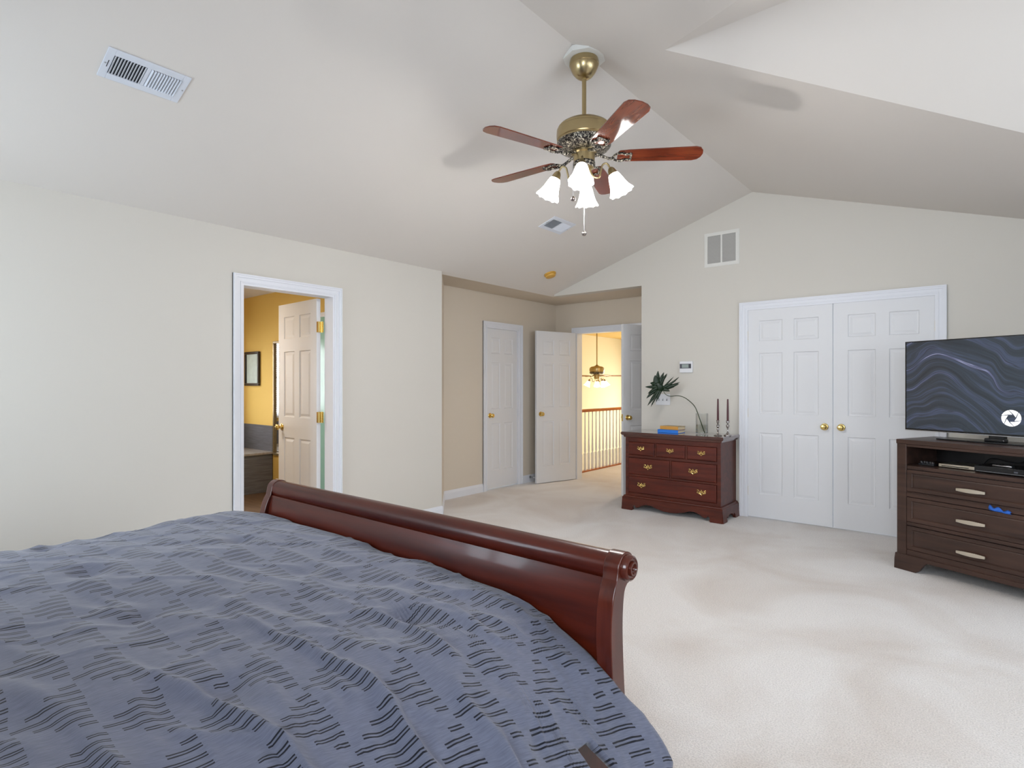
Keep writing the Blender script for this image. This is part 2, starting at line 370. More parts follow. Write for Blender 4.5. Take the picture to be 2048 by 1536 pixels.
struct(mb.build('ceiling_alcove', M['wall_shaded'], smooth=False), 'low flat shade-tinted soffit over the entry alcove', 'ceiling')

# ------------------------------------------------------------------ walls
wall('wall_left', (XL, YN), (XL, 3.915), 0, EAVE, 0.12, M['wall'], [(1.935-YN, 2.696-YN, -1, 2.04)], 'long off-white left wall with the bathroom doorway')
wall('wall_diagonal', (XL, 3.915), (-4.72, 4.46), 0, EAVE, 0.10, M['wall_shaded'], (), 'short angled wall turning into the entry alcove')
wall('wall_alcove', (-4.72, 4.46), (-4.72, 6.64), 0, EAVE, 0.12, M['wall_shaded'], [(5.177-4.46, 5.798-4.46, -1, 2.015)], 'shade-tinted alcove wall with the narrow closet door')
wall('wall_entry', (-4.84, 6.64), (-2.85, 6.64), 0, 2.75, 0.12, M['wall_shaded'], [(0.47, 1.82, -1, 2.02)], 'shade-tinted wall with the open double entry doors')
wall('wall_recess', (-2.973, 6.64), (-2.973, YF+.121), 0, EAVE, 0.10, M['wall_shaded'], (), 'alcove side wall hidden behind the open door')
L0 = -2.973
wall('wall_far', (L0, YF), (XR+.1, YF), 0, EAVE-.02, 0.12, M['wall'], [(-1.835-L0, -0.321-L0, -1, 2.05)], 'far gable wall with closet double doors',
     cap=[(XL-L0, EAVE-.02), (XR+.1-L0, EAVE-.02), (XR+.1-L0, max(EAVE-.019, zr(XR+.1)+.02)), (RX-L0, RZ+.02), (XL-L0, EAVE+.02)])
wall('wall_right', (XR, YF), (XR, 2.79+dy), 0, 2.42, 0.10, M['wall'], (), 'right wall beside the media chest')
wall('wall_right_near', (XR, 2.79-dy), (XR, YN), 0, 2.42, 0.10, M['wall'], (), 'right wall behind the camera')
wall('wall_near', (XR+.1, YN), (XL-.1, YN), 0, 2.34, 0.12, M['wall'], [(0.3, 1.6, 1.15, 2.3), (3.75, 5.05, 0.9, 2.2)], 'headboard wall with two windows',
     cap=[(0, 2.34), (XR+.1-XL+.1, 2.34), (XR+.1-XL+.1, zl(XL)+.02), (XR+.1-RX, RZ+.02), (0, 2.345)])
wall('wall_bay_east', (2.8, 2.79+dy), (2.8, 2.79-dy), 0, ze, 0.12, M['wall'], [(0.3, 3.27, 0.75, 2.2)], 'bay wall with a wide window',
     cap=[(0, ze), (2*dy, ze), (dy, zA+.02)])
wall('wall_bay_north', (XR, 2.79+dy), (2.9, 2.79+dy), 0, ze+.03, 0.1, M['wall'], (), 'bay side wall')
wall('wall_bay_south', (2.9, 2.79-dy), (XR, 2.79-dy), 0, ze+.03, 0.1, M['wall'], [(0.35, 1.45, 0.8, 2.15)], 'bay side wall with a window')

def window(n, p0, p1, z0, z1, label):
    # frame + sashes + pane in a hole between plan points p0 and p1
    p0 = Vector(p0); p1 = Vector(p1); d = p1-p0; Ln = d.length; a = math.atan2(d.y, d.x)
    mb = MB(); f = 0.045
    mb.box(0, Ln, 0, .09, z0, z0+f).box(0, Ln, 0, .09, z1-f, z1).box(0, f, 0, .09, z0+f, z1-f).box(Ln-f, Ln, 0, .09, z0+f, z1-f)
    mb.box(f, Ln-f, .03, .07, (z0+z1)/2-.02, (z0+z1)/2+.02)
    k = max(1, round(Ln/0.8))
    for i in range(1, k): mb.box(Ln*i/k-.03, Ln*i/k+.03, .02, .08, z0+f, z1-f)
    o = mb.build('window_%d' % n, M['trim'], loc=(p0.x, p0.y, 0), rot=(0, 0, a)); struct(o, label, 'window')
    MB().box(f, Ln-f, .048, .052, z0+f, z1-f).build('pane', M['pane'], o, smooth=False)
    MB().box(-.03, Ln+.03, -.05, .0, z0-.03, z0-.001).build('sill', M['trim'], o, smooth=False)
window(1, (XR+.1-.3, YN), (XR+.1-1.6, YN), 1.15, 2.3, 'window behind the camera')
window(2, (XR+.1-3.75, YN), (XR+.1-5.05, YN), .9, 2.2, 'window left of the headboard')
window(3, (2.8, 2.79+dy-.3), (2.8, 2.79+dy-3.27), .75, 2.2, 'wide window in the bay')
window(4, (2.55, 2.79-dy), (1.45, 2.79-dy), .8, 2.15, 'side window in the bay')

# bathroom shell
BX0, BX1, BY0, BY1 = -7.57, -4.29, 0.6, 3.5
wall('wall_bathroom_north', (BX0-.1, BY1), (-4.82, BY1), 0, EAVE, 0.1, M['yellow'], (), 'yellow bathroom wall with picture and mirror')
wall('wall_bathroom_west', (BX0, BY0), (BX0, BY1), 0, EAVE, 0.1, M['yellow'], [(1.3, 2.5, .88, 1.92)], 'bathroom wall with a blinds window')
wall('wall_bathroom_south', (BX1, BY0), (BX0-.1, BY0), 0, EAVE, 0.1, M['yellow'], (), 'yellow bathroom wall out of view')
mb = MB().box(BX0-.1, BX1, BY0-.1, BY1+.1, EAVE, EAVE+.06)
struct(mb.build('ceiling_bathroom', M['ceiling'], smooth=False), 'flat white bathroom ceiling', 'ceiling')
mb = MB().box(BX0-.1, BX1+.06, BY0-.1, BY1+.1, -.1, 0.002)
struct(mb.build('floor_bathroom', M['bathfloor'], smooth=False), 'brown plank bathroom floor', 'floor')
window(5, (BX0, BY0+1.3), (BX0, BY0+2.5), .88, 1.92, 'bathroom window over the tub')

# hall and two-storey foyer
FX = -8.5; FZ = 2.68
wall('wall_foyer_west', (FX, 6.7), (FX, 16.1), -2.8, FZ, 0.1, M['foyer'], (), 'cream foyer wall beyond the railing')
wall('wall_foyer_end', (FX, 16.0), (-2.9, 16.0), -2.8, FZ, 0.1, M['foyer'], [(0.8, 4.6, -1.2, 1.9)], 'far foyer end wall')
wall('wall_hall_east', (-3.0, 16.0), (-3.0, 6.76), 0, FZ, 0.1, M['foyer'], (), 'hall side wall')
wall('wall_foyer_near', (-4.84, 6.76), (FX-.1, 6.76), -2.8, FZ, 0.1, M['foyer'], (), 'near foyer wall')
struct(MB().box(FX-.1, -2.9, 6.70, 16.1, FZ, FZ+.06).build('ceiling_foyer', M['gold_ceiling'], smooth=False), 'golden foyer ceiling', 'ceiling')
struct(MB().box(FX-.1, -4.55, 6.6, 16.1, -2.9, -2.8).build('floor_foyer', M['bathfloor'], smooth=False), 'foyer floor one storey below', 'floor')
struct(MB().box(-4.62, -4.58, 6.77, 16.0, -2.8, -.15).build('wall_foyer_under', M['foyer'], smooth=False), 'foyer wall under the hall', 'wall')

# ------------------------------------------------------------------ trim
tn = [0]
def casing(p0, p1, h, label, cw=0.07, d=0.018, jamb=0.12, name=None):
    # around an opening from p0 to p1 (plan, left to right seen from the room; room is to the right of p0->p1... outward n)
    tn[0] += 1
    p0 = Vector(p0); p1 = Vector(p1); e = (p1-p0); Ln = e.length; a = math.atan2(e.y, e.x)
    mb = MB()
    def ring(w0, w1, dd):
        mb.box(-w1, -w0, -dd, 0, 0, h+w1).box(Ln+w0, Ln+w1, -dd, 0, 0, h+w1).box(-w0, Ln+w0, -dd, 0, h+w0, h+w1)
    ring(0.004, cw, d*0.55); ring(cw*0.60, cw, d); ring(0.012, cw*0.22, d*0.8); ring(cw*0.82, cw*0.97, d*1.35)
    # jamb lining with stop
    mb.box(-.004, .012, -.004, jamb, 0, h).box(Ln-.012, Ln+.004, -.004, jamb, 0, h).box(.012, Ln-.012, -.004, jamb, h-.012, h+.004).box(-.004, .012, -.0041, jamb, h, h+.004).box(Ln-.012, Ln+.004, -.0041, jamb, h, h+.004)
    o = mb.build('trim_%d' % tn[0], M['trim'], loc=(p0.x, p0.y, 0), rot=(0, 0, a), smooth=False)
    return struct(o, label, 'trim')
casing((XL, 1.935), (XL, 2.696), 2.04, 'white casing around the bathroom doorway', .068)
tn_bath = casing((-4.72, 5.177), (-4.72, 5.798), 2.015, 'white casing around the narrow closet door', .068)
casing((-4.37, 6.64), (-3.02, 6.64), 2.02, 'white casing around the double entry doors', .07)
casing((-1.835, YF), (-.321, YF), 2.05, 'white casing around the closet double doors', .066)

def baseboard(name, p0, p1, label, h=0.10):
    p0 = Vector(p0); p1 = Vector(p1); e = p1-p0; a = math.atan2(e.y, e.x); Ln = e.length
    mb = MB(); pr = [(0, 0), (-.014, 0), (-.014, h-.03), (-.009, h-.012), (-.006, h), (0, h)]
    mb.prism(pr, lambda y, z: Vector((0, y, z)), lambda y, z: Vector((Ln, y, z)))
    struct(mb.build(name, M['trim'], loc=(p0.x, p0.y, 0), rot=(0, 0, a), smooth=False), label, 'baseboard')
baseboard('baseboard_left_near', (XL, YN), (XL, 1.865), 'baseboard left of the bathroom door')
baseboard('baseboard_left', (XL, 2.766), (XL, 3.915), 'baseboard right of the bathroom door')
baseboard('baseboard_diagonal', (XL, 3.915), (-4.72, 4.46), 'baseboard on the angled wall')
baseboard('baseboard_alcove', (-4.72, 4.46), (-4.72, 5.105), 'baseboard left of the narrow closet door')
baseboard('baseboard_alcove_far', (-4.72, 5.87), (-4.72, 6.64), 'baseboard right of the narrow closet door')
baseboard('baseboard_far', (L0, YF), (-1.905, YF), 'baseboard behind the dresser')
baseboard('baseboard_far_right', (-.25, YF), (XR, YF), 'baseboard behind the media chest')
baseboard('baseboard_right', (XR, YF), (XR, 2.79+dy), 'baseboard on the right wall')

# ------------------------------------------------------------------ six-panel doors
def door_mesh(wd, ht, th=0.035):
    mb = MB(); k = ht/2.03
    st = 0.115*min(1, wd/.75); mid = 0.10*min(1, wd/.75); pw = (wd-2*st-mid)/2
    xs = [(st, st+pw), (st+pw+mid, wd-st)]; zs = [(0.225*k, 0.825*k), (1.01*k, 1.60*k), (1.715*k, 1.915*k)]
    cx = [0, xs[0][0], xs[0][1], xs[1][0], xs[1][1], wd]; cz = [0]+[v for z in zs for v in z]+[ht]
    for side in (-1, 1):
        y0 = side*th/2; Y = lambda d: y0-side*d
        for i in range(5):
            for j in range(7):
                x0, x1, z0, z1 = cx[i], cx[i+1], cz[j], cz[j+1]
                if i in (1, 3) and j in (1, 3, 5):
                    rings = [(0, 0), (0.006, 0.007), (0.016, 0.008), (0.036, 0.0035)]
                    o = len(mb.v)
                    for ins, dep in rings:
                        mb.v += [(x0+ins, Y(dep), z0+ins), (x1-ins, Y(dep), z0+ins), (x1-ins, Y(dep), z1-ins), (x0+ins, Y(dep), z1-ins)]
                    for r_ in range(3):
                        for q in range(4):
                            a = o+r_*4; mb.f.append((a+q, a+(q+1) % 4, a+4+(q+1) % 4, a+4+q))
                    mb.f.append(tuple(o+12+q for q in range(4)))
                else:
                    mb.add([(x0, y0, z0), (x1, y0, z0), (x1, y0, z1), (x0, y0, z1)], [(0, 1, 2, 3)])
    t = th/2
    mb.add([(0, -t, 0), (0, t, 0), (0, t, ht), (0, -t, ht), (wd, -t, 0), (wd, t, 0), (wd, t, ht), (wd, -t, ht)], [(0, 1, 2, 3), (4, 5, 6, 7), (0, 1, 5, 4), (3, 2, 6, 7)])
    bm = bmesh.new(); me = bpy.data.meshes.new('tmp')
    me.from_pydata(mb.v, [], mb.f); bm.from_mesh(me); bmesh.ops.remove_doubles(bm, verts=bm.verts, dist=1e-5)
    mb2 = MB(); bm.verts.index_update(); mb2.v = [tuple(v.co) for v in bm.verts]; mb2.f = [tuple(v.index for v in f.verts) for f in bm.faces]; bm.free()
    return mb2
KNOB = [(0, 0), (.031, 0), (.032, .003), (.028, .007), (.013, .009), (.010, .020), (.012, .028), (.022, .034), (.027, .043), (.026, .052), (.018, .060), (.0, .062)]
def door(n, wd, ht, loc, rz, label, knob_sides=(-1, 1), knob_x=None, hinges=True, hx=0.0, hside=-1, m=None, z0=0.008, hz=(.25, 1.02, 1.78)):
    o = door_mesh(wd, ht).build('door_%d' % n, m or M['door'], smooth=False, loc=(loc[0], loc[1], z0), rot=(0, 0, rz)); struct(o, label, 'door')
    kx = wd-.065 if knob_x is None else knob_x
    for sd in knob_sides:
        T = Matrix.Translation((kx, sd*.0175, .91)) @ Matrix.Rotation(R(-90*sd), 4, 'X')
        kb = MB().lathe(KNOB, seg=24, T=T); kb.build('door_knob', M['brass'], o)
    if hinges:
        for z in hz:
            h = MB(); h.lathe([(0, -.046), (.0055, -.046), (.0055, .046), (0, .046)], (hx, hside*.022, z), 10)
            h.box(hx-.003, hx+.012, hside*.0178, hside*.0205, z-.044, z+.044)
            h.build('hinge', M['brass'], o)
    return o
# bathroom door leaf, opened 90 degrees into the bathroom: hinge at jamb, runs toward -x
d = door(1, .675, 2.02, (-4.335, 2.655), R(178), 'six-panel bathroom door opened into the yellow bathroom', hinges=False)
for z in (.25, 1.02, 1.78):
    h = MB(); h.box(-.022, .0, -.014, .018, z-.045, z+.045); h.lathe([(0, -.047), (.006, -.047), (.006, .047), (0, .047)], (-.024, -.018, z), 10)
    h.box(-.05, -.024, -.017, -.0145, z-.045, z+.045)
    h.build('hinge', M['brass'], d)
MB().box(.6735, .6765, -.012, .012, .88, .94).build('latch_plate', M['brass'], d)
# narrow closet door, closed in the alcove (seen face points +x)
door(2, .593, 1.99, (-4.752, 5.784), R(-90), 'narrow closed six-panel closet door in the alcove', knob_sides=(1,), hinges=False, z0=.012)
# entry leaves
ang = math.atan2(5.97-6.60, -4.57+4.385)
door(3, .665, 2.005, (-4.372, 6.60), ang, 'left entry door leaf standing open toward the alcove', knob_sides=(-1, 1), hinges=False)
ang = math.atan2(5.955-6.60, -3.285+3.035)
dr = door(4, .69, 2.005, (-3.035, 6.60), ang, 'right entry door leaf, open beside the dresser', knob_sides=(-1, 1), hinges=False)
MB().box(.6885, .6915, -.012, .012, .87, .95).build('latch_plate', M['brass'], dr)
# closet double doors on the far wall
door(5, .7515, 2.035, (-1.832, YF+.026), 0, 'left leaf of the wide closet double doors', knob_sides=(-1,), hx=-.002, m=M['door'])
door(6, .7515, 2.035, (-.324, YF+.026), PI, 'right leaf of the wide closet double doors, partly behind the television', knob_sides=(1,), hx=-.002, hside=1)
# door stop
ds = thing('door_stop', 'small spring door stop low on the wall behind the open entry door', 'door stop', (-4.706, 6.02, .07))
MB().tube([(0, 0, 0), (.012, 0, 0)], .016, 12).build('base', M['steel'], ds)
MB().tube([(.01+.0018*i, .006*math.cos(i*1.3), .006*math.sin(i*1.3)) for i in range(34)], .0016, 5).build('spring', M['steel'], ds)
MB().tube([(.068, 0, 0), (.082, 0, 0)], .009, 10).build('tip', M['plastic'], ds)

# ------------------------------------------------------------------ ceiling fan
def fan(name, label, loc, top, rad, angs, kit_angs, mts, group, shade_mat, cam_detail=True):
    # local origin at the blade plane on the axis; top = height of ceiling above it
    f = thing(name, label, 'ceiling fan', loc, 0, group)
    br, bl, sh = mts
    MB().lathe([(0, top+.01), (.080, top+.01), (.084, top-.006), (.084, top-.020), (.080, top-.023), (.078, top-.036), (.066, top-.062), (.048, top-.084), (.032, top-.095), (.014, top-.098), (0, top-.098)], seg=32).build('canopy', br, f)
    MB().lathe([(0, top-.09), (.0125, top-.09), (.0125, .24), (.022, .235), (.026, .215), (0, .215)], seg=16).build('downrod', br, f)
    MB().lathe([(0, .222), (.03, .222), (.06, .205), (.115, .195), (.14, .180), (.150, .168), (.150, .160), (.156, .155), (.158, .125), (.156, .10), (.150, .095), (.150, .088), (.155, .084)], seg=48).build('motor_housing', br, f)
    # ornate lower ring (relief built as beads)
    mb = MB().lathe([(.155, .084), (.152, .060), (.138, .044), (.110, .034), (.07, .03), (0, .03)], seg=48)
    mb.build('filigree_ring', M['filigree'], f)
    MB().lathe([(0, .034), (.072, .034), (.072, .02), (.062, .015), (.060, -.03), (.060, -.05), (.056, -.062), (.03, -.075), (0, -.078)], seg=32).build('switch_housing', br, f)
    if cam_detail:
        MB().lathe([(.0605, -.028), (.063, -.034), (.063, -.05), (.0575, -.062)], seg=32).build('filigree_band', M['filigree'], f)
    for a in angs:
        T = Matrix.Rotation(R(a), 4, 'Z') @ Matrix.Translation((0, 0, -.0)) @ Matrix.Rotation(R(-9), 4, 'X')
        T0 = Matrix.Rotation(R(a), 4, 'Z')
        r0, r1 = .20, rad; h0, h1 = .050, .068
        out = [(r0, -h0), (r0+.05, -h0-.006), (r1-.05, -h1), (r1-.022, -h1+.010), (r1-.006, -h1+.034), (r1, 0), (r1-.006, h1-.034), (r1-.022, h1-.010), (r1-.05, h1), (r0+.05, h0+.006), (r0, h0), (r0-.012, h0-.018), (r0-.012, -h0+.018)]
        b = MB().prism(out, lambda x, y: T @ Vector((x, y, .0)), lambda x, y: T @ Vector((x, y, .006))).build('blade', bl, f)
        if bl is M['blade']:
            # grain follows the blade: own object space turned with the blade
            b.data.transform(T.inverted()); b.matrix_local = T
        k = MB()
        k.tube(bezier([(.06, 0, .02), (.10, 0, .004), (.14, 0, -.012), (.165, 0, -.010)], 6), [.009]*18+[.007], 8, T0)
        loop = bezier([(.162, 0, -.006), (.178, .030, -.005), (.21, .040, -.005), (.235, .026, -.005), (.262, .030, -.005), (.262, 0, -.007), (.262, -.030, -.005), (.235, -.026, -.005), (.21, -.040, -.005), (.178, -.030, -.005), (.162, 0, -.006)], 5)
        k.tube(loop, .0062, 7, T)
        if cam_detail:
            for i, q in enumerate(loop[2:-2:2]):
                k.lathe([(0, -.006), (.0055, -.003), (.0055, .002), (0, .005)], T @ Vector((q.x, q.y, q.z-.003)), 6)
        k.build('blade_bracket', M['filigree'] if cam_detail else br, b if False else f)
    # light kit
    for i, a in enumerate(kit_angs):
        T0 = Matrix.Rotation(R(a), 4, 'Z')
        arm = MB().tube(bezier([(.03, 0, -.07), (.055, 0, -.115), (.085, 0, -.120), (.095, 0, -.085), (.105, 0, -.052), (.128, 0, -.045), (.148, 0, -.075)], 6), .0055, 8, T0)
        arm.build('lamp_arm', br, f)
        S = T0 @ Matrix.Translation((.148, 0, -.072)) @ Matrix.Rotation(R(-24), 4, 'Y')
        MB().lathe([(0, 0), (.012, 0), (.02, -.012), (.026, -.034), (.029, -.042), (0, -.042)], seg=20, T=S).build('socket_cup', br, f)
        def flut(an, j, n): return 1+(.035*math.cos(an*10))*max(0, (j/(n-1))-.15)
        prof = [(.024, -.036), (.031, -.045), (.036, -.06), (.041, -.08), (.047, -.105), (.056, -.13), (.066, -.150), (.070, -.158)]
        sm = MB(); seg = 60; n = len(prof); vs = []
        for k_ in range(seg):
            an = 2*PI*k_/seg
            for j, (r_, z_) in enumerate(prof):
                rr = r_*flut(an, j, n); zz = z_+(.006*abs(math.sin(an*5)) if j == n-1 else .003*abs(math.sin(an*5)) if j == n-2 else 0)
                vs.append(S @ Vector((rr*math.cos(an), rr*math.sin(an), zz)))
        sm.add(vs, [(k_*n+j, ((k_+1) % seg)*n+j, ((k_+1) % seg)*n+j+1, k_*n+j+1) for k_ in range(seg) for j in range(n-1)])
        so = sm.build('lamp_shade', sh, f, ang=80)
        sol = so.modifiers.new('thick', 'SOLIDIFY'); sol.thickness = .003; sol.offset = -1
        c = S @ Vector((0, 0, -.11))
        l = bpy.data.lights.new('bulb', 'POINT'); l.energy = BULB[name]; l.shadow_soft_size = .02; l.color = (1.0, .97, .95) if cam_detail else (1.0, .82, .58)
        lo = bpy.data.objects.new('bulb', l); COL.objects.link(lo); lo.parent = f; lo.location = S @ Vector((0, 0, -.165))
    if cam_detail:
        for px, py, z1, z0 in ((-.052, -.035, -.03, -.222), (.004, -.006, -.075, -.425)):
            c = MB().tube([(px, py, z1), (px, py, z0)], .0016, 6); c.build('pull_chain', M['steel'], f)
            MB().lathe([(0, .016), (.003, .014), (.009, .008), (.0145, 0), (.0145, -.006), (.009, -.013), (0, -.015)], (px, py, z0-.012), 16).build('pull_knob', M['pewter'], f)
    return f
# filigree: dark ground with pale metal relief
def filigree():
    m, nt, N, L, P = newmat('filigree_metal'); tc = N.new('ShaderNodeTexCoord')
    v = N.new('ShaderNodeTexNoise'); v.inputs['Scale'].default_value = 110; v.inputs['Detail'].default_value = 3; v.inputs['Distortion'].default_value = 1.2
    L.new(tc.outputs['Object'], v.inputs['Vector'])
    r = N.new('ShaderNodeValToRGB'); r.color_ramp.elements[0].position = .50; r.color_ramp.elements[1].position = .60
    r.color_ramp.elements[0].color = srgb(38, 34, 34); r.color_ramp.elements[1].color = srgb(206, 198, 180)
    L.new(v.outputs['Fac'], r.inputs['Fac']); L.new(r.outputs['Color'], P.inputs['Base Color']); P.inputs['Metallic'].default_value = .75; P.inputs['Roughness'].default_value = .3
    b = N.new('ShaderNodeBump'); b.inputs['Distance'].default_value = .004; b.inputs['Strength'].default_value = .8
    L.new(v.outputs['Fac'], b.inputs['Height']); L.new(b.outputs['Normal'], P.inputs['Normal']); return m
M['filigree'] = filigree()
BULB = {'ceiling_fan': 13.0, 'foyer_fan': 4.0}
fz = 2.605
fan('ceiling_fan', 'antique brass ceiling fan with five cherry blades hanging in the bedroom', (RX, 2.78, fz), RZ-fz-.0465, .665,
    (35, -34, -106, -178, 107), (-62, 28, 118, -152), (M['antique'], M['blade'], M['shade']), None, M['shade'])
tag(MB().lathe([(0, 0), (.122, 0), (.122, .030), (.0, .030)], seg=8).build('ceiling_plate', M['wallmark'], loc=(RX, 2.78, RZ-.036), smooth=False),
    'white octagonal plate between the fan canopy and ceiling', 'plate')
hub_f = fan('foyer_fan', 'brass fan with lit glass shades seen through the open entry doors', (-6.31, 10.36, 1.49), FZ-1.49, .62,
    (39, -33, -105, -177, 111), (-14, 31, 76, 121, -149), (M['antique'], M['oak'], M['shade_warm']), None, M['shade_warm'], False)

# ------------------------------------------------------------------ vents, detector
def register(x, y, label):
    a = math.atan((RZ-EAVE)/(RX-XL)); cz = zl(x)
    v = thing('ceiling_vent', label, 'vent', (x, y, cz), 0, None)
    v.rotation_euler = (0, -a, 0)   # local x runs up the slope, y along the room
    W, Hh = .172, .098
    mb = MB(); d = -.006
    mb.box(-Hh, Hh, -W, -.140, d, 0).box(-Hh, Hh, .140, W, d, 0).box(-Hh, -.060, -.140, .140, d, 0).box(.060, Hh, -.140, .140, d, 0).box(-.060, .060, -.008, .008, d, 0)
    mb.build('frame', M['vent'], v, bevel=.0015)
    MB().box(-.062, .062, -.141, .141, -.0012, -.0002).build('duct_opening', M['dark'], v, smooth=False)
    for side, tilt in ((-1, 42), (1, -42)):
        s_ = MB()
        for i in range(11):
            yy = side*(.0135+i*.0121)
            T = Matrix.Translation((0, yy, -.006)) @ Matrix.Rotation(R(tilt), 4, 'X')
            s_.box(-.060, .060, -.0055, .0055, -.0005, .0005, T)
        s_.build('louvers', M['vent'], v, smooth=False)
    MB().box(-.022, .022, -.1545, -.1515, -.0068, -.0055).build('damper_slot', M['dark'], v, smooth=False)
    for yy in (-.162, .162): MB().lathe([(0, -.009), (.003, -.0085), (.004, -.006), (0, -.006)], (0, yy, 0), 10).build('screw', M['steel'], v)
register(-3.092, .975, 'white ceiling vent at the upper left, nearest the camera')
register(-3.072, 4.345, 'small white ceiling vent beyond the fan, near the alcove')
a = math.atan((RZ-EAVE)/(RX-XL))
sd = thing('smoke_detector', 'yellowed round smoke detector on the sloped ceiling', 'smoke detector', (-3.788, 5.215, zl(-3.788))); sd.rotation_euler = (0, -a, 0)
MB().lathe([(0, 0), (.068, 0), (.068, -.012), (.064, -.016), (0, -.016)], seg=36).build('base', M['amber'], sd)
MB().lathe([(.058, -.014), (.060, -.022), (.054, -.036), (.03, -.042), (0, -.042)], seg=36).build('cover', M['amber'], sd)

rv = thing('return_vent', 'white two-panel return air vent high on the gable wall', 'vent', (-2.08, YF, 2.688))
W, Hh = .177, .175; mb = MB()
for i in (0, 1):
    w_, t_, y_ = ((W, .030, -.006), (W-.008, .026, -.010))[i]; h_ = Hh-(W-w_)
    mb.box(-w_, w_, y_, 0, h_-t_, h_).box(-w_, w_, y_, 0, -h_, -h_+t_).box(-w_, -w_+t_, y_, 0, -h_+t_, h_-t_).box(w_-t_, w_, y_, 0, -h_+t_, h_-t_)
mb.box(-.008, .008, -.009, 0, -Hh+.03, Hh-.03).build('frame', M['vent_wall'], rv, smooth=False)
MB().box(-W+.03, W-.03, -.0012, -.0004, -Hh+.03, Hh-.03).build('duct_opening', M['filter'], rv, smooth=False)
for sx in (-1, 1):
    s_ = MB()
    for i in range(36):
        T = Matrix.Translation((sx*.076, -.005, -.14+i*.008)) @ Matrix.Rotation(R(-48), 4, 'X'); s_.box(-.067, .067, -.0030, .0030, -.0005, .0005, T)
    s_.build('louvers', M['louver_grey'], rv, smooth=False)

# ------------------------------------------------------------------ thermostat, switch plate
th = thing('thermostat', 'white thermostat with a grey display above the candles', 'thermostat', (-2.449, YF, 1.490))
MB().box(-.070, .070, -.025, 0, -.060, .060).build('body', M['plastic'], th, bevel=.004)
MB().box(-.066, .058, -.0265, -.0245, -.015, .034).build('bezel', M['lcdframe'], th, bevel=.001)
MB().box(-.042, .030, -.0275, -.026, -.008, .028).build('display', M['lcd'], th, smooth=False)
for i in range(3): MB().box(.038, .050, -.0275, -.026, -.010+i*.014, -.002+i*.014).build('button', M['blackm'], th, smooth=False)
sw = thing('switch_plate', 'white three-gang switch plate partly behind the leaf', 'switch', (-2.716, YF, 1.142))
MB().box(-.083, .083, -.007, 0, -.060, .060).build('plate', M['plastic'], sw, bevel=.003)
for i in (-1, 0, 1):
    MB().box(i*.046-.005, i*.046+.005, -.0078, -.0068, -.012, .012).build('toggle_slot', M['lcdframe'], sw, smooth=False)
    T = Matrix.Translation((i*.046, -.008, .003)) @ Matrix.Rotation(R(-25), 4, 'X')
    MB().box(-.0042, .0042, -.010, .002, -.004, .004, T).build('toggle', M['plastic'], sw, bevel=.001)

# ------------------------------------------------------------------ cherry dresser (local: x 0..1.0, front y=0, back y=.43)
DX, DY = -2.93, 5.385; DW = 1.0; DD = .425
ds_ = thing('dresser', 'cherry wood chest with brass batwing pulls against the far wall', 'dresser', (DX, DY, 0))
TOPZ = .81
MB().box(0, DW, .012, DD, .13, .765).build('case', M['dresser'], ds_, bevel=.002)
mb = MB()   # face frame
fx = [(0, .035), (DW-.035, DW)]
for x0, x1 in fx: mb.box(x0, x1, 0, .014, .13, .765)
for z0, z1 in ((.13, .178), (.351, .371), (.545, .572), (.708, .765)): mb.box(.035, DW-.035, .0015, .014, z0, z1)
mb.box(.327, .349, .0015, .014, .572, .708).box(.651, .673, .0015, .014, .572, .708).box(.489, .511, .0015, .014, .371, .545)
mb.build('face_frame', M['dresser'], ds_, bevel=.0015)
# moulded top
def moulding(prof, x0, x1, y0, y1, name, m, bev=0):
    mb = MB(); vs = []; n = len(prof)
    for o_, z in prof: vs += [(x0-o_, y0-o_, z), (x1+o_, y0-o_, z), (x1+o_, y1, z), (x0-o_, y1, z)]
    fs = [(0, 3, 2, 1)]+[(i*4+q, i*4+(q+1) % 4, (i+1)*4+(q+1) % 4, (i+1)*4+q) for i in range(n-1) for q in range(4)]+[tuple((n-1)*4+q for q in range(4))]
    return mb.add(vs, fs).build(name, m, ds_, smooth=False)
moulding([(.004, .752), (.012, .758), (.016, .768), (.018, .774), (.030, .778), (.036, .786), (.038, .795), (.036, .803), (.030, TOPZ)], 0, DW, 0, DD+.004, 'top', M['dresser_top'])
moulding([(.026, .118), (.026, .128), (.018, .134), (.014, .146), (.004, .15)], 0, DW, 0, DD, 'base_moulding', M['dresser'])
# scalloped apron with ogee bracket feet
def apron_pts(Ln, side=False):
    f = .125 if not side else .115
    base = [(0, 0), (f-.01, 0), (f, .012), (f-.006, .03), (f+.004, .045), (f+.018, .052), (f+.026, .042), (f+.034, .030), (f+.06, .034)]
    L_ = base+[(f+.10, .058), (f+.15, .074), (f+.20, .072)] if not side else base[:-1]+[(f+.05, .05), (Ln/2, .06)]
    if not side: L_ += [(f+.26, .05), (Ln/2-.07, .035), (Ln/2, .030)]
    R_ = [(Ln-x, z) for x, z in L_[::-1]][1:]
    return L_+R_+[(Ln, .119), (0, .119)]
mb = MB(); A_ = apron_pts(DW+.052)
mb.prism(A_, lambda x, z: Vector((x-.026, -.026-.010*max(0, 1-z/.05)*(1 if (x < .13 or x > DW-.08) else 0), z)), lambda x, z: Vector((x-.026, -.004, z)))
mb.build('front_apron', M['dresser'], ds_, bevel=.0015)
for sx, nm in ((DW+.026, 1), (-.026, -1)):
    mb = MB(); B_ = apron_pts(DD+.026, True)
    mb.prism(B_, lambda y, z: Vector((sx+nm*.010*max(0, 1-z/.05)*(1 if (y < .12 or y > DD-.09) else 0), y-.026, z)), lambda y, z: Vector((sx-nm*.022, y-.026, z)))
    mb.build('side_apron', M['dresser'], ds_, bevel=.0015)
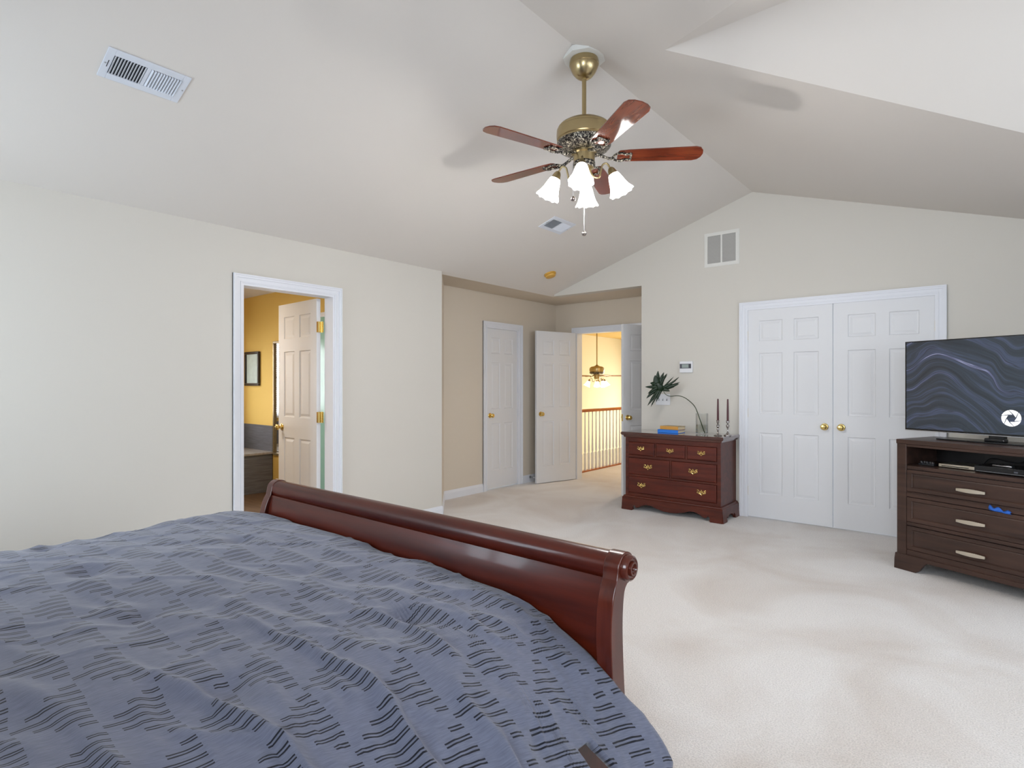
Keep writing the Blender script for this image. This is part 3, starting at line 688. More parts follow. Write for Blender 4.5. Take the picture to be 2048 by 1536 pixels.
# pulls: pierced batwing made of scrolls
def pull(parent, x, z, k):
    y = -.016
    mb = MB(); P3 = lambda q: (x+q[0]*k, y, z+q[1]*k)
    for sg in (-1, 1):
        S1 = [(.047, .016), (.042, .023), (.033, .022), (.028, .014), (.036, .008), (.045, .002), (.043, -.008), (.033, -.009), (.024, -.001), (.015, -.006), (.012, .004), (.018, .012)]
        S2 = [(.0, .020), (.0085, .007), (.0, -.009)]
        S3 = [(.015, -.006), (.016, -.014), (.009, -.019), (.0, -.025)]
        S4 = [(.024, -.001), (.026, -.012), (.020, -.018)]
        for S in (S1, S2, S3, S4): mb.tube(bezier([P3((sg*a_, b_)) for a_, b_ in S], 5), .0030*k, 6)
    for zz, rr in ((-.029, .0055), (.024, .0045), (-.001, .004)):
        mb.lathe([(0, -rr*k), (rr*.75*k, -rr*.6*k), (rr*k, 0), (rr*.75*k, rr*.6*k), (0, rr*k)], (x, y-.001, z+zz*k), 10)
    mb.tube([(x-.016*k, y, z-.004*k), (x-.016*k, y+.006, z-.004*k)], .003*k, 6).tube([(x+.016*k, y, z-.004*k), (x+.016*k, y+.006, z-.004*k)], .003*k, 6)
    mb.build('handle', M['brass'], parent)
def drawer(parent, x0, x1, z0, z1, pulls, k):
    mb = MB(); e = .006
    rings = [(0, .006), (0, -.006), (.004, -.010), (.010, -.012)]; o = 0; vs = []
    for ins, y in rings: vs += [(x0+ins, y, z0+ins), (x1-ins, y, z0+ins), (x1-ins, y, z1-ins), (x0+ins, y, z1-ins)]
    fs = [(i*4+q, i*4+(q+1) % 4, (i+1)*4+(q+1) % 4, (i+1)*4+q) for i in range(3) for q in range(4)]+[(12, 13, 14, 15), (3, 2, 1, 0)]
    d_ = mb.add(vs, fs).build('drawer', M['drawer'], parent, smooth=False)
    for px in pulls: pull(d_, px, (z0+z1)/2+.004, k)
for x0, x1 in ((.038, .326), (.350, .650), (.674, DW-.038)): drawer(ds_, x0, x1, .575, .706, [(x0+x1)/2], .78)
for x0, x1 in ((.038, .488), (.512, DW-.038)): drawer(ds_, x0, x1, .373, .543, [(x0+x1)/2], .92)
drawer(ds_, .038, DW-.038, .180, .350, [.19, DW-.18], .92)

# ------------------------------------------------------------------ on the dresser
def book(name, label, cx, cy, z, L_, D_, T_, rz, cover, side):
    b = thing(name, label, 'book', (cx, cy, z), rz)
    MB().box(-L_/2, L_/2, -D_/2, D_/2, 0, .003).build('back_cover', cover, b, smooth=False)
    MB().box(-L_/2, L_/2, -D_/2, D_/2, T_-.003, T_).build('front_cover', side, b, smooth=False)
    MB().box(-L_/2, L_/2, -D_/2-.002, -D_/2+.002, 0, T_).build('spine', cover, b, bevel=.001)
    MB().box(-L_/2+.005, L_/2-.005, -D_/2+.003, D_/2-.005, .003, T_-.003).build('pages', M['paper'], b, smooth=False)
book('book', 'bright blue book lying flat under the tan book', -2.506, 5.573, TOPZ+.001, .225, .16, .032, R(-2), M['bookblue'], M['bookblue'])
book('book', 'tan paperback lying on top of the blue book', -2.492, 5.578, TOPZ+.0345, .205, .15, .034, R(-6), M['booktan'], M['bookcover'])
VX, VY = -2.195, 5.60
v = thing('glass_vase', 'clear glass cylinder vase half full of water', 'vase', (VX, VY, TOPZ+.001))
MB().lathe([(0, 0), (.056, 0), (.060, .004), (.060, .205), (.0575, .206), (.0570, .200), (.0565, .010), (0, .010)], seg=40).build('glass', M['vase'], v)
MB().lathe([(0, .0105), (.056, .0105), (.056, .090), (0, .090)], seg=40).build('water', M['water'], v)

def leafthing():
    c, s = math.cos(HEAD), math.sin(HEAD)
    org = Vector((-2.565, 5.585, 0)); dep = -org.x*s+org.y*c
    mpp = dep/1142/8.535
    u0, v0 = 1270, 710
    latc = org.x*c+org.y*s
    def P3(a, b, off=0.0):   # crop-free local leaf drawing, laid out flat in the leaf's own tilted plane
        u = u0+a/8.535; vv = v0+b/8.535
        lat = (u-1024)/1142*dep; z = 1.3+(770-vv)/1142*dep
        return Vector((org.x+(lat-latc)*c, org.y+(lat-latc)*s, z))+Vector((s, -c, 0))*off
    t = thing('monstera_leaf', 'dark green deeply lobed leaf on a long curved stem in the vase', 'leaf', tuple(P3(480, 600)))
    o0 = t.location.copy()
    body = MB(); cx_, cz_ = 400, 520
    tips = [((400, 470), (390, 268), 30), ((430, 480), (482, 295), 26), ((450, 500), (543, 315), 20), ((480, 560), (735, 378), 16), ((490, 560), (765, 462), 18), ((500, 565), (740, 492), 30), ((500, 580), (668, 545), 24), ((490, 580), (582, 618), 26),
            ((370, 480), (335, 345), 46), ((380, 510), (248, 478), 34), ((380, 540), (165, 543), 24), ((380, 560), (205, 662), 22), ((390, 580), (190, 742), 26), ((400, 600), (243, 772), 14), ((410, 600), (208, 866), 22), ((420, 600), (258, 884), 16), ((420, 600), (292, 850), 16), ((430, 610), (350, 805), 18), ((440, 610), (390, 755), 18), ((420, 500), (540, 330), 10), ((480, 560), (655, 372), 12)]
    for k_, (b0, tp, w_) in enumerate(tips):
        b0 = Vector(b0); tp = Vector(tp); d_ = tp-b0; nrm = Vector((-d_.y, d_.x)).normalized(); Lq = d_.length
        n = 10; vs = []; bend = nrm*random.uniform(-.07, .07)*Lq; off0 = random.uniform(-.004, .004)
        for i in range(n+1):
            q = i/n; ctr = b0+d_*q+bend*math.sin(PI*q)*.8; ww = 1.35*w_*max(0, 1-q**2.6)**.8*(1.0-.18*q) if q < 1 else .5
            dz = off0+.030*q*q*(1 if k_ % 2 else .4)
            vs += [P3(*(ctr-nrm*ww), dz)-o0, P3(*ctr, dz+.004)-o0, P3(*(ctr+nrm*ww), dz)-o0]
        body.add(vs, [f for i in range(n) for f in ((i*3, i*3+1, i*3+4, i*3+3), (i*3+1, i*3+2, i*3+5, i*3+4))])
    core = [(480, 610), (430, 650), (385, 620), (350, 570), (330, 500), (345, 430), (380, 410), (420, 420), (450, 460), (478, 520), (520, 545), (520, 590)]
    vs = [P3(430, 530, .004)-o0]+[P3(a_, b_, -.002)-o0 for a_, b_ in core]
    body.add(vs, [(0, i+1, (i+1) % len(core)+1) for i in range(len(core))])
    ob = body.build('blade', M['leaf'], t, ang=60); so = ob.modifiers.new('thick', 'SOLIDIFY'); so.thickness = .0012
    foot = Vector((VX+.012, VY+.036, TOPZ+.014)); rim = Vector((VX-.034, VY-.016, TOPZ+.200))
    p = [P3(480, 600)-o0, P3(520, 670)-o0, P3(600, 703)-o0, P3(730, 695)-o0, P3(840, 725)-o0, P3(940, 795)-o0, P3(1020, 880)-o0, rim-o0, foot-o0]
    q = bezier(p, 10); MB().tube(q, [.0028+.0022*i/len(q) for i in range(len(q))], 8).build('stem', M['stem'], t)
leafthing()

def lath(parent, name, prof, m, seg=28): return MB().lathe(prof, seg=seg).build(name, m, parent, ang=50)
cs = thing('candlestick', 'left silver candlestick with stacked discs on its stem', 'candlestick', (-2.000, 5.505, TOPZ+.001), 0, 'candlesticks on the dresser')
lath(cs, 'base', [(0, 0), (.038, 0), (.039, .005), (.034, .009), (.022, .013), (.010, .020), (.007, .030), (.010, .033)], M['pewter'])
lath(cs, 'stem', [(.010, .033), (.005, .038), (.006, .045), (.012, .060), (.011, .070), (.007, .076), (.012, .082), (.014, .092), (.012, .098), (.017, .102), (.017, .105), (.006, .110), (.006, .116)], M['pewter'])
lath(cs, 'candle_cup', [(.006, .116), (.011, .120), (.013, .130), (.012, .140), (.017, .146), (.017, .149), (.010, .149), (.010, .135), (0, .135)], M['pewter'])
cs2 = thing('candlestick', 'right silver candlestick with a pear shaped stem', 'candlestick', (-1.927, 5.565, TOPZ+.001), 0, 'candlesticks on the dresser')
lath(cs2, 'base', [(0, 0), (.038, 0), (.039, .004), (.035, .010), (.020, .014), (.014, .024), (.008, .034), (.005, .040)], M['pewter'])
lath(cs2, 'stem', [(.005, .040), (.006, .045), (.004, .050), (.006, .065), (.012, .082), (.017, .094), (.016, .102), (.010, .108), (.005, .112), (.005, .118)], M['pewter'])
lath(cs2, 'candle_cup', [(.005, .118), (.013, .122), (.016, .130), (.014, .138), (.020, .141), (.020, .144), (.010, .144), (.010, .132), (0, .132)], M['pewter'])
for (x, y, z, lab) in ((-2.000, 5.505, TOPZ+.1365, 'tall burgundy taper candle in the left candlestick'), (-1.927, 5.565, TOPZ+.1335, 'tall burgundy taper candle in the right candlestick')):
    c = thing('candle', lab, 'candle', (x, y, z), 0, 'taper candles')
    MB().lathe([(0, 0), (.0095, 0), (.0105, .012), (.0100, .1), (.0075, .212), (.005, .220), (0, .222)], seg=18).build('wax', M['candle'], c)
    MB().tube([(0, 0, .220), (.001, 0, .227)], .0007, 5).build('wick', M['paper'], c)

# ------------------------------------------------------------------ media chest
CA = math.atan2(-.412, .911)
CW, CD, CH = 1.30, .45, .917
mc = thing('media_chest', 'dark espresso media chest standing angled in the right corner', 'media chest', (-.497, 4.88, 0), CA)
E_ = M['espresso']
for x0 in (0, CW-.028): MB().box(x0, x0+.028, .0, CD, .085, CH-.03).build('side_panel', E_, mc, bevel=.002)
MB().box(.028, CW-.028, CD-.012, CD, .085, CH-.03).build('back_panel', M['espresso_dk'], mc, smooth=False)
MB().box(-.002, CW+.002, -.008, CD+.004, CH-.032, CH).build('top', M['espresso'], mc, bevel=.004)
MB().box(.028, CW-.028, .004, CD-.012, .712, .736).build('shelf', E_, mc, bevel=.0015)
mb = MB()
mb.box(.004, .066, -.006, .012, .085, CH-.032).box(CW-.066, CW-.004, -.006, .012, .085, CH-.032)
mb.box(.066, CW-.066, -.004, .012, .868, CH-.032)
mb.box(.066, CW-.066, -.002, .012, .549, .556).box(.066, CW-.066, -.002, .012, .519, .549).box(.066, CW-.066, -.002, .012, .317+.002, .343).box(.066, CW-.066, -.002, .012, .085, .149)
mb.build('face_frame', E_, mc, bevel=.002)
MB().box(.030, CW-.030, .014, .03, .09, .712).build('drawer_box', M['espresso_dk'], mc, smooth=False)
mb = MB().prism([(-.012, 0), (.13, 0), (.155, .02), (.175, .055), (.20, .082), (CW-.20, .082), (CW-.175, .055), (CW-.155, .02), (CW-.13, 0), (CW+.012, 0), (CW+.010, .07), (CW+.004, .112), (-.004, .112), (-.010, .07)],
                lambda x, z: Vector((x, -.014, z)), lambda x, z: Vector((x, .012, z)))
mb.build('base_apron', E_, mc, bevel=.002)
for sx in (-.012, CW-.010):
    MB().prism([(.0, 0), (.09, 0), (.12, .06), (CD-.12, .06), (CD-.09, 0), (CD, 0), (CD, .10), (.0, .10)], lambda y, z: Vector((sx, y, z)), lambda y, z: Vector((sx+.022, y, z))).build('side_apron', E_, mc, bevel=.002)
def cdrawer(z0, z1, hz):
    x0, x1 = .070, CW-.070; y = -.006
    vs = []
    for ins, yy in ((0, .012), (0, y), (.030, y), (.036, y+.006), (.044, y+.004)): vs += [(x0+ins, yy, z0+ins*.8), (x1-ins, yy, z0+ins*.8), (x1-ins, yy, z1-ins*.8), (x0+ins, yy, z1-ins*.8)]
    fs = [(i*4+q, i*4+(q+1) % 4, (i+1)*4+(q+1) % 4, (i+1)*4+q) for i in range(4) for q in range(4)]+[(16, 17, 18, 19), (3, 2, 1, 0)]
    d_ = MB().add(vs, fs).build('drawer', E_, mc, smooth=False)
    for hx in (.463, CW-.463):
        h = MB(); n = 14; L2 = .080
        pts = [(hx-L2+2*L2*i/n, -.026-.004*math.sin(PI*i/n), hz) for i in range(n+1)]
        vs = []
        for i, p in enumerate(pts):
            hh = .008+.005*math.sin(PI*i/n)
            vs += [(p[0], p[1]-.004, p[2]-hh), (p[0], p[1]-.004, p[2]+hh), (p[0], p[1]+.006, p[2]+hh), (p[0], p[1]+.006, p[2]-hh)]
        h.add(vs, [(i*4+q, i*4+(q+1) % 4, i*4+4+(q+1) % 4, i*4+4+q) for i in range(n) for q in range(4)]+[(0, 1, 2, 3), (n*4+3, n*4+2, n*4+1, n*4)])
        for sx in (-1, 1): h.tube([(hx+sx*.062, -.022, hz), (hx+sx*.062, -.001, hz)], .004, 8)
        h.build('handle', M['nickel'], d_, bevel=.0012)
cdrawer(.560, .708, .622); cdrawer(.347, .515, .420); cdrawer(.153, .315, .218)
CM = Matrix.Translation((-.497, 4.88, 0)) @ Matrix.Rotation(CA, 4, 'Z')
def onc(x, y, z): return tuple(CM @ Vector((x, y, z)))
# blue cloth poking out above the middle drawer
mb = MB(); n, m_ = 14, 5; vs = []
for i in range(n+1):
    for j in range(m_+1):
        q = i/n; r_ = j/m_
        vs.append((-.055+.11*q, -.004-.020*math.sin(PI*r_)*(.6+.4*math.sin(q*9)), -.006*q+.026*r_*(1-.6*q)+.008*math.sin(q*14+r_*2)*r_))
mb.add(vs, [(i*(m_+1)+j, (i+1)*(m_+1)+j, (i+1)*(m_+1)+j+1, i*(m_+1)+j+1) for i in range(n) for j in range(m_)])
bc = mb.build('cloth', M['bluecloth'], loc=onc(.615, -.004, .521), rot=(0, 0, CA), ang=80)
bc.modifiers.new('t', 'SOLIDIFY').thickness = .003
tag(bc, 'blue cloth poking out above the middle drawer of the media chest', 'cloth')

# equipment on the shelf (shelf top .736)
SZ = .737
g = thing('game_console', 'small chrome gadget at the left end of the media shelf', 'device', onc(.135, .13, SZ), CA)
MB().box(-.05, .05, -.03, .03, 0, .012).build('body', M['blackm'], g, bevel=.003)
for i in range(5): MB().lathe([(0, .0), (.010, .002), (.012, .010), (.008, .016), (0, .018)], (-.036+i*.018, -.012+.008*(i % 2), .012), 12).build('chrome_button', M['steel'], g)
g = thing('disc_player', 'slim silver disc player left of the black box', 'disc player', onc(.33, .20, SZ), CA)
MB().box(-.12, .10, -.09, .09, .004, .026).build('body', M['nickel'], g, bevel=.002)
MB().box(-.10, .06, -.0915, -.089, .010, .015).build('disc_slot', M['black'], g, smooth=False)
for sx in (-.10, .08): MB().lathe([(0, 0), (.010, 0), (.010, .005), (0, .005)], (sx, -.07, 0), 12).build('foot', M['black'], g)
g = thing('cable_box', 'long black box in the middle of the media shelf, left of the router', 'cable box', onc(.60, .17, SZ), CA)
MB().box(-.16, .14, -.10, .11, .004, .045).build('body', M['black'], g, bevel=.002)
MB().box(-.15, .13, -.1012, -.099, .010, .012).build('trim_line', M['steel'], g, smooth=False)
MB().box(.05, .07, -.1012, -.099, .020, .030).build('display', M['lcdframe'], g, smooth=False)
for sx in (-.13, .11): MB().lathe([(0, 0), (.010, 0), (.010, .005), (0, .005)], (sx, -.08, 0), 12).build('foot', M['blackm'], g)
g = thing('remote_control', 'silver remote control lying on the black box', 'remote', onc(.575, .12, SZ+.046), CA+R(-8))
MB().box(-.055, .055, -.018, .018, 0, .012).build('body', M['steel'], g, bevel=.004)
for i in range(5): MB().lathe([(0, .012), (.004, .012), (.004, .0145), (0, .0145)], (-.038+i*.019, 0, 0), 8).build('button', M['black'], g)
g = thing('router', 'rounded black router with a pale top on the media shelf', 'router', onc(.80, .16, SZ), CA)
MB().lathe([(0, 0), (.045, 0), (.048, .02), (.046, .055), (.040, .068), (0, .070)], seg=28).build('body', M['black'], g)
MB().lathe([(.040, .068), (.034, .080), (.018, .088), (0, .090)], seg=28).build('cap', M['nickel'], g)
for i, (x, z) in enumerate(((.45, .80), (.72, .79))):
    pts = bezier([(x-.12, CD-.03, SZ+.01), (x-.06, CD-.06, z), (x+.03, CD-.07, z-.01), (x+.09, CD-.04, SZ+.05), (x+.14, CD-.03, SZ+.10)], 8)
    o = MB().tube(pts, .0035, 7).build('cable', M['blackm'], loc=(-.497, 4.88, 0), rot=(0, 0, CA))
    tag(o, ('black cable looping behind the silver disc player', 'black cable looping behind the router')[i], 'cable')

# ------------------------------------------------------------------ television (local x 0..1.12 along the chest)
TL = Vector((-.471, 5.135)); TA = math.atan2(-.424, .906)
tv = thing('television', 'flat screen television showing dark blue waves on the media chest', 'television', (TL.x, TL.y, CH+.001), TA)
TB = .052; TH = .650; TW = 1.125
MB().box(0, TW, .004, .030, TB, TB+TH).build('back_shell', M['black'], tv, bevel=.004)
MB().box(.25, TW-.25, .028, .065, TB+.04, TB+.42).build('rear_housing', M['blackm'], tv, bevel=.01)
mb = MB(); b_ = .008
mb.box(0, TW, -.001, .006, TB, TB+.012).box(0, TW, -.001, .006, TB+TH-b_, TB+TH).box(0, b_, -.001, .006, TB+.012, TB+TH-b_).box(TW-b_, TW, -.001, .006, TB+.012, TB+TH-b_)
mb.build('bezel', M['black'], tv, smooth=False)
MB().box(.0, TW, -.002, .006, TB-.004, TB+.001).build('chrome_edge', M['steel'], tv, smooth=False, label='thin chrome strip under the screen')
sc_ = MB().box(0, TW-2*b_, 0, .004, 0, TH-b_-.012).build('screen', M['screen'], tv, smooth=False, loc=(b_, 0.0, TB+.012))
# aperture mark: white disc cut by six dark lines around a hexagonal hole
mb = MB(); Rr = .056; hx_ = .025; cx_, cz_ = .640, .105
for k_ in range(6):
    a0 = R(60*k_+8); a1 = R(60*(k_+1)+8)
    h0 = Vector((hx_*math.cos(a0), hx_*math.sin(a0))); h1 = Vector((hx_*math.cos(a1), hx_*math.sin(a1)))
    # blade bounded by the edge line through h0->h1 extended to the rim
    def hit(p, d_):
        b2 = p.dot(d_); c2 = p.dot(p)-Rr*Rr; return p+d_*(-b2+math.sqrt(b2*b2-c2))
    e0 = (h1-h0).normalized(); a2 = R(60*(k_+2)+8); h2 = Vector((hx_*math.cos(a2), hx_*math.sin(a2))); e1 = (h2-h1).normalized()
    q0 = hit(h1, e0); q1 = hit(h2, e1)
    t0 = math.atan2(q0.y, q0.x); t1 = math.atan2(q1.y, q1.x)
    while t1 < t0: t1 += 2*PI
    gp = .0040
    ctr = (h1+h2+q0+q1)/4
    arc = [Vector((Rr*math.cos(t0+(t1-t0)*i/10), Rr*math.sin(t0+(t1-t0)*i/10))) for i in range(11)]
    poly = [h1, h2]+[p for p in arc[::-1]]
    poly = [p+(ctr-p).normalized()*gp*.9 for p in poly]
    mb.prism([(p.x, p.y) for p in poly], lambda x, z: Vector((cx_+x, -.0012, cz_+z)), lambda x, z: Vector((cx_+x, -.0002, cz_+z)))
mb.build('aperture_mark', M['icon'], sc_, smooth=False, label='white camera aperture symbol')
MB().prism([(.24, -.06), (TW-.24, -.06), (TW-.21, .13), (.21, .13)], lambda x, y: Vector((x, y, 0)), lambda x, y: Vector((x, y, .009))).build('stand_base', M['black'], tv, bevel=.002)
mb = MB().box(TW/2-.045, TW/2+.045, .012, .05, .008, TB+.06); mb.box(TW/2-.06, TW/2+.05, -.01, .05, .008, .030)
mb.build('stand_neck', M['black'], tv, bevel=.006)

# ------------------------------------------------------------------ sleigh bed
BL, BR = -2.83, -.79
bed = thing('sleigh_bed', 'dark cherry sleigh bed with a scrolled footboard', 'bed', ((BL+BR)/2, .3, 0))
bo = Vector(((BL+BR)/2, .3, 0))
def bedobj(mb, name, m, **k):
    mb.v = [tuple(Vector(p)-bo) for p in mb.v]; return mb.build(name, m, bed, **k)
# front face of the C-curved footboard (y, z), top to bottom
def curve_y(z):   # mattress side of the posts
    pts = [(0.02, 1.455), (.20, 1.432), (.35, 1.412), (.50, 1.398), (.62, 1.392), (.70, 1.396), (.745, 1.412), (.775, 1.430)]
    if z <= pts[0][0]: return pts[0][1]
    for (za, ya), (zb, yb) in zip(pts, pts[1:]):
        if z <= zb:
            t = (z-za)/(zb-za); return ya+(yb-ya)*t
    return pts[-1][1]
def fb_outline(thick, r, cy, cz, zb):
    fr = bezier([(0, 1.462, zb), (0, 1.432, .20), (0, 1.412, .35), (0, 1.398, .50), (0, 1.392, .60), (0, 1.397, .665), (0, 1.411, .715), (0, 1.428, .748)], 8)
    circ = [Vector((0, cy+r*math.cos(a), cz+r*math.sin(a))) for a in [PI-.12-i*(PI*1.38)/22 for i in range(0, 23)]]
    bk = bezier([(0, cy+.006, cz-r*.98), (0, 1.468, .70), (0, 1.393+thick, .62), (0, 1.398+thick, .50), (0, 1.412+thick, .35), (0, 1.432+thick, .20), (0, 1.462+thick, zb)], 6)
    return [(p.y, p.z) for p in fr+circ+bk]
# end posts with stepped moulding
for x0, x1, sg in ((BR-.062, BR-.012, 1), (BL+.012, BL+.062, -1)):
    o = fb_outline(.066, .047, 1.480, .770, .0)
    mb = MB().prism(o, lambda y, z: Vector((x0, y, z)), lambda y, z: Vector((x1, y, z)))
    post = bedobj(mb, 'post', M['cherry_v'], bevel=.007, seg=3)
    xo = x1 if sg > 0 else x0
    # rosette
    T = Matrix.Translation((xo, 1.482, .772)) @ Matrix.Rotation(R(90*sg), 4, 'Y')
    mb = MB().lathe([(0, .024), (.004, .024), (.006, .018), (.012, .018), (.015, .024), (.020, .024), (.022, .015), (.028, .015), (.031, .019), (.036, .015), (.038, 0)], seg=32, T=T)
    bedobj(mb, 'rosette', M['cherry_v'], ang=50).parent = bed
# panel
px0, px1 = BL+.05, BR-.05
pan = [(p[0]+.022, p[1]) for p in fb_outline(.030, .001, 1.452, .742, .10)]
fr = bezier([(0, 1.470, .12), (0, 1.448, .25), (0, 1.428, .38), (0, 1.416, .50), (0, 1.412, .60), (0, 1.418, .68), (0, 1.434, .745)], 6)
pl = [(p.y, p.z) for p in fr]+[(p.y+.026, p.z) for p in fr[::-1]]
bedobj(MB().prism(pl, lambda y, z: Vector((px0, y, z)), lambda y, z: Vector((px1, y, z))), 'footboard_panel', M['cherry'], ang=40)
ro = [(1.478+.043*math.cos(a), .770+.043*math.sin(a)) for a in [2*PI*i/40 for i in range(40)]]
bedobj(MB().prism(ro, lambda y, z: Vector((px0, y, z)), lambda y, z: Vector((px1, y, z))), 'top_roll', M['cherry'], ang=40)
bedobj(MB().box(px0, px1, 1.44, 1.50, .06, .20), 'bottom_rail', M['cherry'], bevel=.005)
for x0, x1 in ((BR-.065, BR-.030), (BL+.030, BL+.065)):
    bedobj(MB().box(x0, x1, -.74, 1.44, .18, .40), 'side_rail', M['cherry'], bevel=.006)
# headboard (behind the camera's view)
fr = bezier([(0, -.74, 0), (0, -.76, .4), (0, -.78, .8), (0, -.80, 1.05), (0, -.86, 1.15)], 6)
pl = [(p.y, p.z) for p in fr]+[(p.y-.035, p.z) for p in fr[::-1]]
bedobj(MB().prism(pl, lambda y, z: Vector((BL+.01, y, z)), lambda y, z: Vector((BR-.01, y, z))), 'headboard_panel', M['cherry'], ang=40)

mt = MB().box(BL+.10, BR-.20, -.64, 1.36, .26, .555).build('mattress', M['mattress'], bevel=.05, seg=4)
tag(mt, 'thick mattress hidden under the grey comforter', 'mattress')

# comforter: cloth surface with cloth coordinates as UV
def comforter():
    # cross profile (x, z) from left hem to right hem
    right = [(-1.55, .662), (-1.25, .645), (-1.05, .612), (-.92, .565), (-.82, .510), (-.745, .448), (-.692, .385), (-.668, .330), (-.672, .27), (-.690, .21), (-.705, .15), (-.71, .10)]
    left = [(-3.07, .12), (-3.07, .30), (-3.05, .46), (-3.00, .58), (-2.93, .645), (-2.80, .672), (-2.5, .678), (-2.0, .672)]
    prof = bezier([(x, 0, z) for x, z in left+right], 24)
    # arc length
    S = [0]
    for a_, b_ in zip(prof, prof[1:]): S.append(S[-1]+(b_-a_).length)
    total = S[-1]; NS = 300; NT = 240
    def at(s):
        lo, hi = 0, len(S)-1
        while hi-lo > 1:
            mid = (lo+hi)//2
            if S[mid] <= s: lo = mid
            else: hi = mid
        t = (s-S[lo])/max(1e-9, S[hi]-S[lo]); p = prof[lo].lerp(prof[hi], t); tn_ = (prof[hi]-prof[lo]).normalized()
        return p, Vector((-tn_.z, 0, tn_.x))
    y0, y1 = -.66, 1.398
    verts = []; uvs = []
    for i in range(NS+1):
        for j in range(NT+1):
            q = j/NT; y = y0+(y1-y0)*q
            # hem shorter near the foot on the right side
            sm = lambda a_, b_, v_: (lambda t_: t_*t_*(3-2*t_))(max(0, min(1, (v_-a_)/(b_-a_))))
            srt = .015+.37*sm(1.04, 1.13, y)-.27*sm(1.185, 1.29, y)+.012*math.sin(y*9)
            s = i/NS*(total-srt)
            p, n_ = at(s)
            side = max(0, min(1, (p.x+1.05)/.35))       # 0 on top, 1 on the right drape
            x, z = p.x, p.z
            # flare and bunching over the corner at the foot
            fl = max(0, (y-1.0)/.4); x += side*side*.040*fl*max(0, (.52-z)/.2 if z > .32 else 1)
            N1 = noise.noise(Vector((s*2.3, y*2.6, 3.1))); N2 = noise.noise(Vector((s*6+4, y*5.2, 7.7)))
            N3 = noise.noise(Vector((s*2+y*1.4, y*9-s*3, 1.7)))
            top = 1-side
            puff = .013*N1+.007*N2+.006*top*(1-abs(N3)*3.0)
            # quilting dimples every half metre
            dx_ = ((s+.1) % .52)/.52-.5; dy_ = ((y+.2) % .50)/.50-.5
            puff -= .022*math.exp(-((dx_*.52)**2+(dy_*.5)**2)/.0026)
            # long crease folds
            cr = math.sin(y*17+s*5+2.5*N1)*.5+.5; puff += side*(.014*cr+.012*N2)
            w1 = noise.noise(Vector((s*1.6+y*.8, y*8.5-s*1.2, 4.4))); w2 = noise.noise(Vector((s*5.5, y*17+s*4, 8.1))); sw_ = max(0, min(1, (p.x+1.75)/.7))
            puff += sw_*(.026*(1-min(1, abs(w1)*4.5))-.006)+sw_*.005*(1-min(1, abs(w2)*4))
            cr2 = noise.noise(Vector((s*4.2-y*3, y*1.5+s*2, 9.0))); puff += .006*top*max(0, 1-abs(cr2)*9)
            # drape folds radiating from the corner
            puff += side*.018*math.sin(11*math.atan2(y-.6, p.z-.9)+2*N1)
            dip = max(0, (y-1.30)/.10)
            z2 = z-.018*dip*dip*(1-side)
            # edge roll at foot
            verts.append((x+n_.x*puff, y+.012*N2*(1-min(1, dip)) + side*.030*fl*max(0, (.55-z)/.3), z2+n_.z*puff))
            k_ = .08+.24*sm(2.0, 2.9, s); uvs.append((s-k_*(y-1.4), y))
    mb = MB(); W_ = NT+1
    mb.add(verts, [(i*W_+j, (i+1)*W_+j, (i+1)*W_+j+1, i*W_+j+1) for i in range(NS) for j in range(NT)])
    o = mb.build('comforter', M['comforter'], smooth=True, ang=180)
    uv = o.data.uv_layers.new(name='UVMap')
    for lp in o.data.loops: uv.data[lp.index].uv = uvs[lp.vertex_index]
    so = o.modifiers.new('thick', 'SOLIDIFY'); so.thickness = .022; so.offset = -1
    tag(o, 'blue-grey comforter embroidered with dark dashed triangles spread over the bed', 'comforter')
    return o
comforter()

# ------------------------------------------------------------------ bathroom furnishings
tub = thing('bathtub_surround', 'grey tiled tub surround seen through the bathroom doorway', 'bathtub', (-7.14, 2.0, 0))
T_ = Vector((-7.14, 2.0, 0)); mb = MB(); mb.box(-7.56, -6.72, .61, 3.49, .003, .46, Matrix.Translation(-T_)); mb.build('tiled_front', M['tile'], tub, smooth=False)
MB().box(-7.565, -6.70, .605, 3.495, .461, .487, Matrix.Translation(-T_)).build('deck', M['tubtop'], tub, bevel=.003)
MB().box(-7.565, -6.70, 3.478, 3.498, .488, .80, Matrix.Translation(-T_)).build('backsplash', M['tile'], tub, smooth=False)
MB().box(-7.566, -7.546, .605, 3.476, .488, .80, Matrix.Translation(-T_)).build('backsplash', M['tile'], tub, smooth=False)
bv = thing('bathroom_vase', 'small brown vase on the tub deck at the edge of the doorway', 'vase', (-7.36, 3.28, .488))
MB().lathe([(0, 0), (.035, 0), (.05, .03), (.052, .06), (.035, .10), (.018, .125), (.024, .15), (.020, .15), (.014, .125), (0, .10)], seg=24).build('body', M['brownvase'], bv)
MB().lathe([(.024, .148), (.030, .156), (.022, .160), (.014, .150)], seg=24).build('rim', M['brownvase'], bv)
pf = thing('picture_frame', 'dark framed small picture on the yellow bathroom wall', 'picture', (-7.23, 3.5, 1.508))
mb = MB(); w_, h_ = .188, .217; f_ = .032
mb.box(-w_, w_, -.03, -.001, h_-f_, h_).box(-w_, w_, -.03, -.001, -h_, -h_+f_).box(-w_, -w_+f_, -.03, -.001, -h_+f_, h_-f_).box(w_-f_, w_, -.03, -.001, -h_+f_, h_-f_)
mb.build('frame', M['frame_dk'], pf, bevel=.004)
MB().box(-w_+f_, w_-f_, -.012, -.001, -h_+f_, h_-f_).build('glazed_print', M['picture'], pf, smooth=False)
mr = thing('wall_mirror', 'tall gilt framed mirror partly behind the open bathroom door', 'mirror', (-6.27, 3.5, 1.14))
mb = MB(); w_, h_ = .41, .69; f_ = .028
